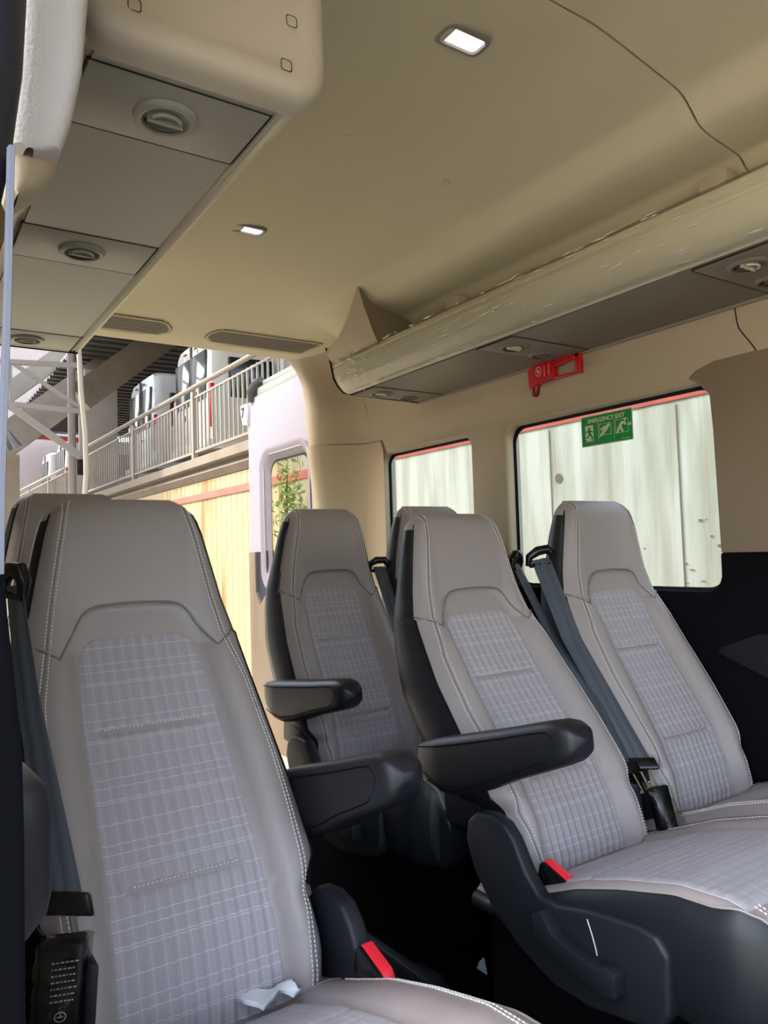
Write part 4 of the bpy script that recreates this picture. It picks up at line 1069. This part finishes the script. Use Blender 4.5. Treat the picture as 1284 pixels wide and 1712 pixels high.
# panel wall alongside, with raised ribs, joints and a red stripe
WXX = 4.2
mb = MB()
mb.box(WXX, WXX+.15, -6, 26, GROUND, 1.19)
y = -6
random.seed(4)
while y < 26:
    mb.box(WXX-(.004 if y > 6.4 else .001), WXX, y, y+(.10 if y > 6.4 else .235), GROUND, 1.19); y += .20 if y > 6.5 else .25
wallo = struct(mb.build('wall_outside', M['hoard']))
mb = MB().box(WXX-.02, WXX-.011, -6, 13.5, .900, 1.0); mb.box(WXX-.03, WXX-.011, 13.2, 13.4, .86, .94)
struct(mb.build('trim_13', M['stripe']))
mb = MB()
for yj in (4.03, 2.93, 1.35): mb.box(WXX-.012, WXX-.0101, yj, yj+.012, GROUND, .87)
mb.disc((WXX-.0105, 3.96, .50), (-1, 0, 0), .035, .002, 20)
for k in range(26): 
    yy = 2.3+random.random()*1.2; zz = -.35+random.random()*.5; mb.box(WXX-.0125, WXX-.010, yy, yy+random.uniform(.01, .035), zz, zz+random.uniform(.004, .015))
struct(mb.build('trim_14', mat('grime_marks', srgb(120, 110, 92), .9)))
# parking deck with edge beam and haunch
dk = thing('parking_deck', (6, 10, 1.2))
at(MB().prism([(WXX, 1.20), (WXX-.08, 1.30), (WXX-.02, 1.36), (WXX-.02, 1.40), (WXX-.12, 1.42), (WXX-.12, 1.555), (10.4, 1.59), (10.4, 1.2)], 'y', -4, 39), 'slab', M['concrete'], dk)
tag(dk, 'concrete upper parking deck with a stepped edge beam behind the van', 'parking deck')
def railing(pts, label, x=WXX):
    rt = thing('deck_railing', (x, pts[0], 1.56))
    at(MB().tube([(x, pts[0], 2.70), (x, pts[-1], 2.82 if pts[-1] > 15 else 2.70)], .04, 10), 'top_rail', M['rail'], rt, smooth=True)
    at(MB().bar((x, pts[0], 1.68), (x, pts[-1], 1.70), .04), 'bottom_rail', M['rail'], rt)
    at(MB().bar((x, pts[0], 2.56), (x, pts[-1], 2.60), .03), 'middle_rail', M['rail'], rt)
    for a, b in zip(pts[:-1], pts[1:]):
        at(MB().box(x-.04, x+.04, a-.05, a+.05, 1.557, 2.68), 'post', M['rail'], rt)
        mb = MB(); n = int((b-a)/.165)
        for k in range(1, n): yy = a+(b-a)*k/n; mb.box(x-.012, x+.012, yy-.014, yy+.014, 1.68, 2.6)
        at(mb, 'baluster_panel', M['rail'], rt)
    tag(rt, label, 'railing', 'deck railings')
railing([5.0, 8.5, 11.85, 15.4, 19.5], 'beige steel railing on the deck edge in front of the parked white vans')
railing([22.2, 26, 30, 35], 'lower far stretch of railing at the left, beyond the round column', x=4.4)

def van(x, y0, y1, zb, zt, label, L=4.5, tail_hi=True, light=True, name='parked_van', group='vans parked on the deck'):
    """van seen from the rear: nose towards +x; rear face at x, between y0 and y1"""
    r = thing(name, (x+L/2, (y0+y1)/2, zb)); W = y1-y0; H = zt-zb
    mb = MB(); rows = []
    def sect(inset, xx, zlift=0):
        a0, a1 = y0+inset, y1-inset; t = zt-inset; bt = zb+.30
        pts = [(xx, a0, bt), (xx, a0+.0, zb+H*.5), (xx, a0+.06, zb+H*.80), (xx, a0+.14, t-.10), (xx, a0+.26, t-.02), (xx, (a0+a1)/2, t)]
        pts += [(p[0], a0+a1-p[1], p[2]) for p in pts[-2::-1]]; return pts
    for ins, dx in ((.10, 0), (.04, .03), (.01, .10), (0, .25), (0, L-.6), (.12, L-.2), (.3, L)): rows.append([(p[0]+(.10*max(0, (p[2]-zb)/H-.5) if dx < .2 else 0), p[1], p[2]) for p in sect(ins, x+dx)])
    mb.grid(rows, close=True); n = len(rows[0]); mb.f.append(tuple(range(n))); mb.f.append(tuple((len(rows)-1)*n+k for k in range(n)))
    at(mb, 'body', M['vanwhite'], r, smooth=True, angle=30)
    zw0, zw1 = zb+H*.50, zb+H*.86
    ym = (y0+y1)/2
    for a, b in ((y0+.24, ym-.02), (ym+.02, y1-.24)):
        at(MB().prism([(a, zw0), (b, zw0), (b, zw1), (a, zw1)], 'x', x-.02, x+.05), 'rear_window', M['vanglass'], r, bevel=.015)
    at(MB().prism([(ym-.012, zb+.35), (ym+.012, zb+.35), (ym+.012, zt-.1), (ym-.012, zt-.1)], 'x', x-.006, x+.06), 'door_gap', M['darksteel'], r)
    for a in (y0+.04, y1-.14):
        at(MB().prism([(a, zb+H*.28), (a+.11, zb+H*.28), (a+.11, zb+H*.60), (a, zb+H*.60)], 'x', x+.0, x+.10), 'tail_light', M['taillight'], r, bevel=.02)
    at(MB().box(x-.08, x+.15, y0+.02, y1-.02, zb+.28, zb+.48), 'bumper', M['vanwhite'], r, bevel=.03)
    mb = MB()
    for a in (ym-.35, ym+.22): mb.box(x-.012, x+.02, a, a+.13, zt-.22, zt-.19)
    mb.box(x-.015, x+.02, ym-.16, ym-.06, zb+H*.40, zb+H*.42).box(x-.015, x+.02, ym+.3, ym+.34, zb+H*.40, zb+H*.44)
    at(mb, 'rear_fittings', M['darksteel'], r)
    at(MB().box(x+.35, x+1.25, y0-.012, y0+.10, zb+H*.50, zb+H*.80), 'side_window', M['blackgl'], r, bevel=.02)
    at(MB().box(x+1.45, x+2.6, y0-.012, y0+.10, zb+H*.50, zb+H*.80), 'side_window', M['blackgl'], r, bevel=.02)
    for xx in (x+.9, x+L-.9):
        for a in (y0+.02, y1-.24): at(MB().disc((xx, a, zb+.35), (0, 1, 0), .34, .22, 24), 'wheel', M['rubber'], r, smooth=True)
    tag(r, label, 'van', group); return r
van(4.78, 15.95, 18.05, 1.60, 4.05, 'white van parked on the deck, the left one of the near pair')
van(4.78, 12.6, 14.7, 1.60, 4.05, 'white van parked on the deck, the right one of the near white pair')
van(5.6, 9.6, 11.6, 1.60, 3.6, 'van in the shade of the deck at the right, behind the railing', L=4)
van(5.0, 26.5, 28.4, 1.6, 4.1, 'white van far back on the deck beside the round column')
van(5.2, 30.8, 32.6, 1.6, 4.2, 'white van furthest back on the deck, near the left edge')
# dark back wall and roof of the deck
struct(MB().box(10.6, 10.8, 4, 39, 1.6, 7.6).build('wall_outside', M['darksteel']))
rf = thing('deck_roof', (7.5, 22, 6.2)); mb = MB(); mb.box(4.6, 10.5, 6, 38, 6.2, 6.3)
for k in range(60): mb.box(4.6, 10.5, 6+k*.55, 6.2+k*.55, 6.12, 6.2)
mb.box(-1.8, 4.6, -8, 10.8, 6.2, 6.3).box(-1.8, 4.6, 15, 20.5, 6.2, 6.3); at(mb, 'roof_and_shade_sheets', M['darksteel'], rf); tag(rf, 'dark ribbed metal roof over the upper deck, with an added unseen shading canopy', 'roof')  # canopy sheets out of view, added to shade the lane; gap admits sun
# column, truss, panels
o = top(MB().tube([(3.53, 18, GROUND), (3.53, 18, 6.5)], .085, 20), 'steel_column', M['steel'], smooth=True); tag(o, 'round pale steel column at the left, in front of the deck', 'column')
tr = thing('steel_truss', (2.8, 17.2, 2.2))
def mem(a, b, w): return MB().bar(a, b, w, w, up=(0, 1, 0))
for nm, a, b, w_ in (('chord', (1.9, 17.2, 4.16), (3.60, 17.2, 4.25), .10), ('chord', (1.9, 17.2, 3.30), (3.60, 17.2, 3.24), .10), ('upright', (2.18, 17.2, 3.28), (2.18, 17.2, 4.18), .06), ('upright', (3.55, 17.2, 2.2), (3.55, 17.2, 4.3), .07),
                     ('diagonal', (2.25, 17.2, 4.14), (3.52, 17.2, 3.34), .08), ('diagonal', (2.1, 17.2, 3.3), (3.55, 17.2, 2.25), .13), ('diagonal', (1.7, 17.2, 2.9), (2.2, 17.2, 3.3), .08)):
    at(mem(a, b, w_), nm, M['steel'], tr)
tag(tr, 'pale steel truss bracing the round column at the left', 'steel truss')
o = top(MB().tube([(2.46, 12, 3.35), (2.49, 12, 2.6), (2.545, 12, 1.9), (2.55, 12, 1.3), (2.515, 12, .8), (2.50, 12, GROUND)], .038, 12), 'drain_pipe', mat('cream_pipe', srgb(160, 152, 138), .5), smooth=True); tag(o, 'slim cream pipe, slightly curved, right of the round column', 'pipe')
def slant(a, b, w, h, label):
    o = top(MB().bar(a, b, w, h, up=(0, 1, 0)), 'inclined_beam', M['concrete']); tag(o, label, 'beam', 'inclined ramp beams')
slant((.9, 24, 1.8), (9.6, 24, 9.2), .9, .5, 'lower wide pale beam slanting up to the right behind the truss')
slant((1.3, 26, 3.6), (9.2, 26, 10.6), .55, .4, 'upper slim pale beam slanting up to the right behind the truss')
slant((4.3, 21, 4.3), (8.2, 21, 7.6), .75, .4, 'pale beam slanting up to the right above the white vans')
o = top(MB().box(5.0, 5.95, 23.6, 23.7, 1.6, 5.75), 'wall_panel', M['steel']); tag(o, 'tall plain grey panel on the deck between the column and the vans', 'panel')
o = top(MB().box(1.9, 3.35, 24.6, 24.7, GROUND, 3.2), 'wall_panel', M['steel']); tag(o, 'grey panel at the left edge below the floodlight', 'panel')
fl = thing('floodlight', (1.92, 15, 2.15)); at(MB().tube([(1.84, 15, 2.36), (1.90, 15, 2.2), (1.98, 15, 2.06)], [.05, .10, .13], 14), 'lamp_head', mat('weathered_metal', srgb(110, 104, 96), .35, metal=.6), fl, smooth=True)
at(MB().bar((1.84, 15, 2.36), (1.6, 15, 2.40), .05), 'bracket', M['darksteel'], fl); tag(fl, 'small metal floodlight at the far left below the slanting beam', 'floodlight')
o = top(MB().bar((3.3, 24.2, 3.72), (5.2, 24.2, 3.66), .14, .14), 'pipe_rail', M['taillight']); tag(o, 'short red beam at the far left in the shade below the ramp', 'beam')
# tall building side far behind, left: pinkish wall seen through the truss
o = top(MB().box(-4, 9.5, 40, 40.5, GROUND, 14), 'building', mat('pinkish_render', srgb(160, 144, 138), .9, var=.05)); tag(o, 'plain pinkish building wall far behind the truss', 'building')
# small tree beyond the wall
tb = thing('tree', (7.0, 9.5, GROUND)); mb = MB(); random.seed(9)
at(MB().tube([(3.9, 7.95, GROUND), (3.88, 7.93, .2), (3.9, 7.9, 1.0)], [.03, .02, .008], 8), 'trunk', mat('bark', srgb(96, 80, 60), .9), tb, smooth=True)
for k in range(420):
    c = Vector((3.9+random.gauss(0, .07), 7.9+random.gauss(0, .16), .55+random.gauss(0, .38))); d = Vector((random.gauss(0, 1), random.gauss(0, 1), random.gauss(0, 1))).normalized(); e = d.orthogonal().normalized()
    mb.add([c-d*.05, c+e*.018, c+d*.05, c-e*.018], [(0, 1, 2, 3)])
at(mb, 'foliage', M['leaf'], tb); rehome(tb, (3.9, 7.95, GROUND))
for ch in tb.children: ch.location = -Vector(tb.location)
tag(tb, 'thin sapling with yellow-green leaves seen through the rear door window', 'tree')
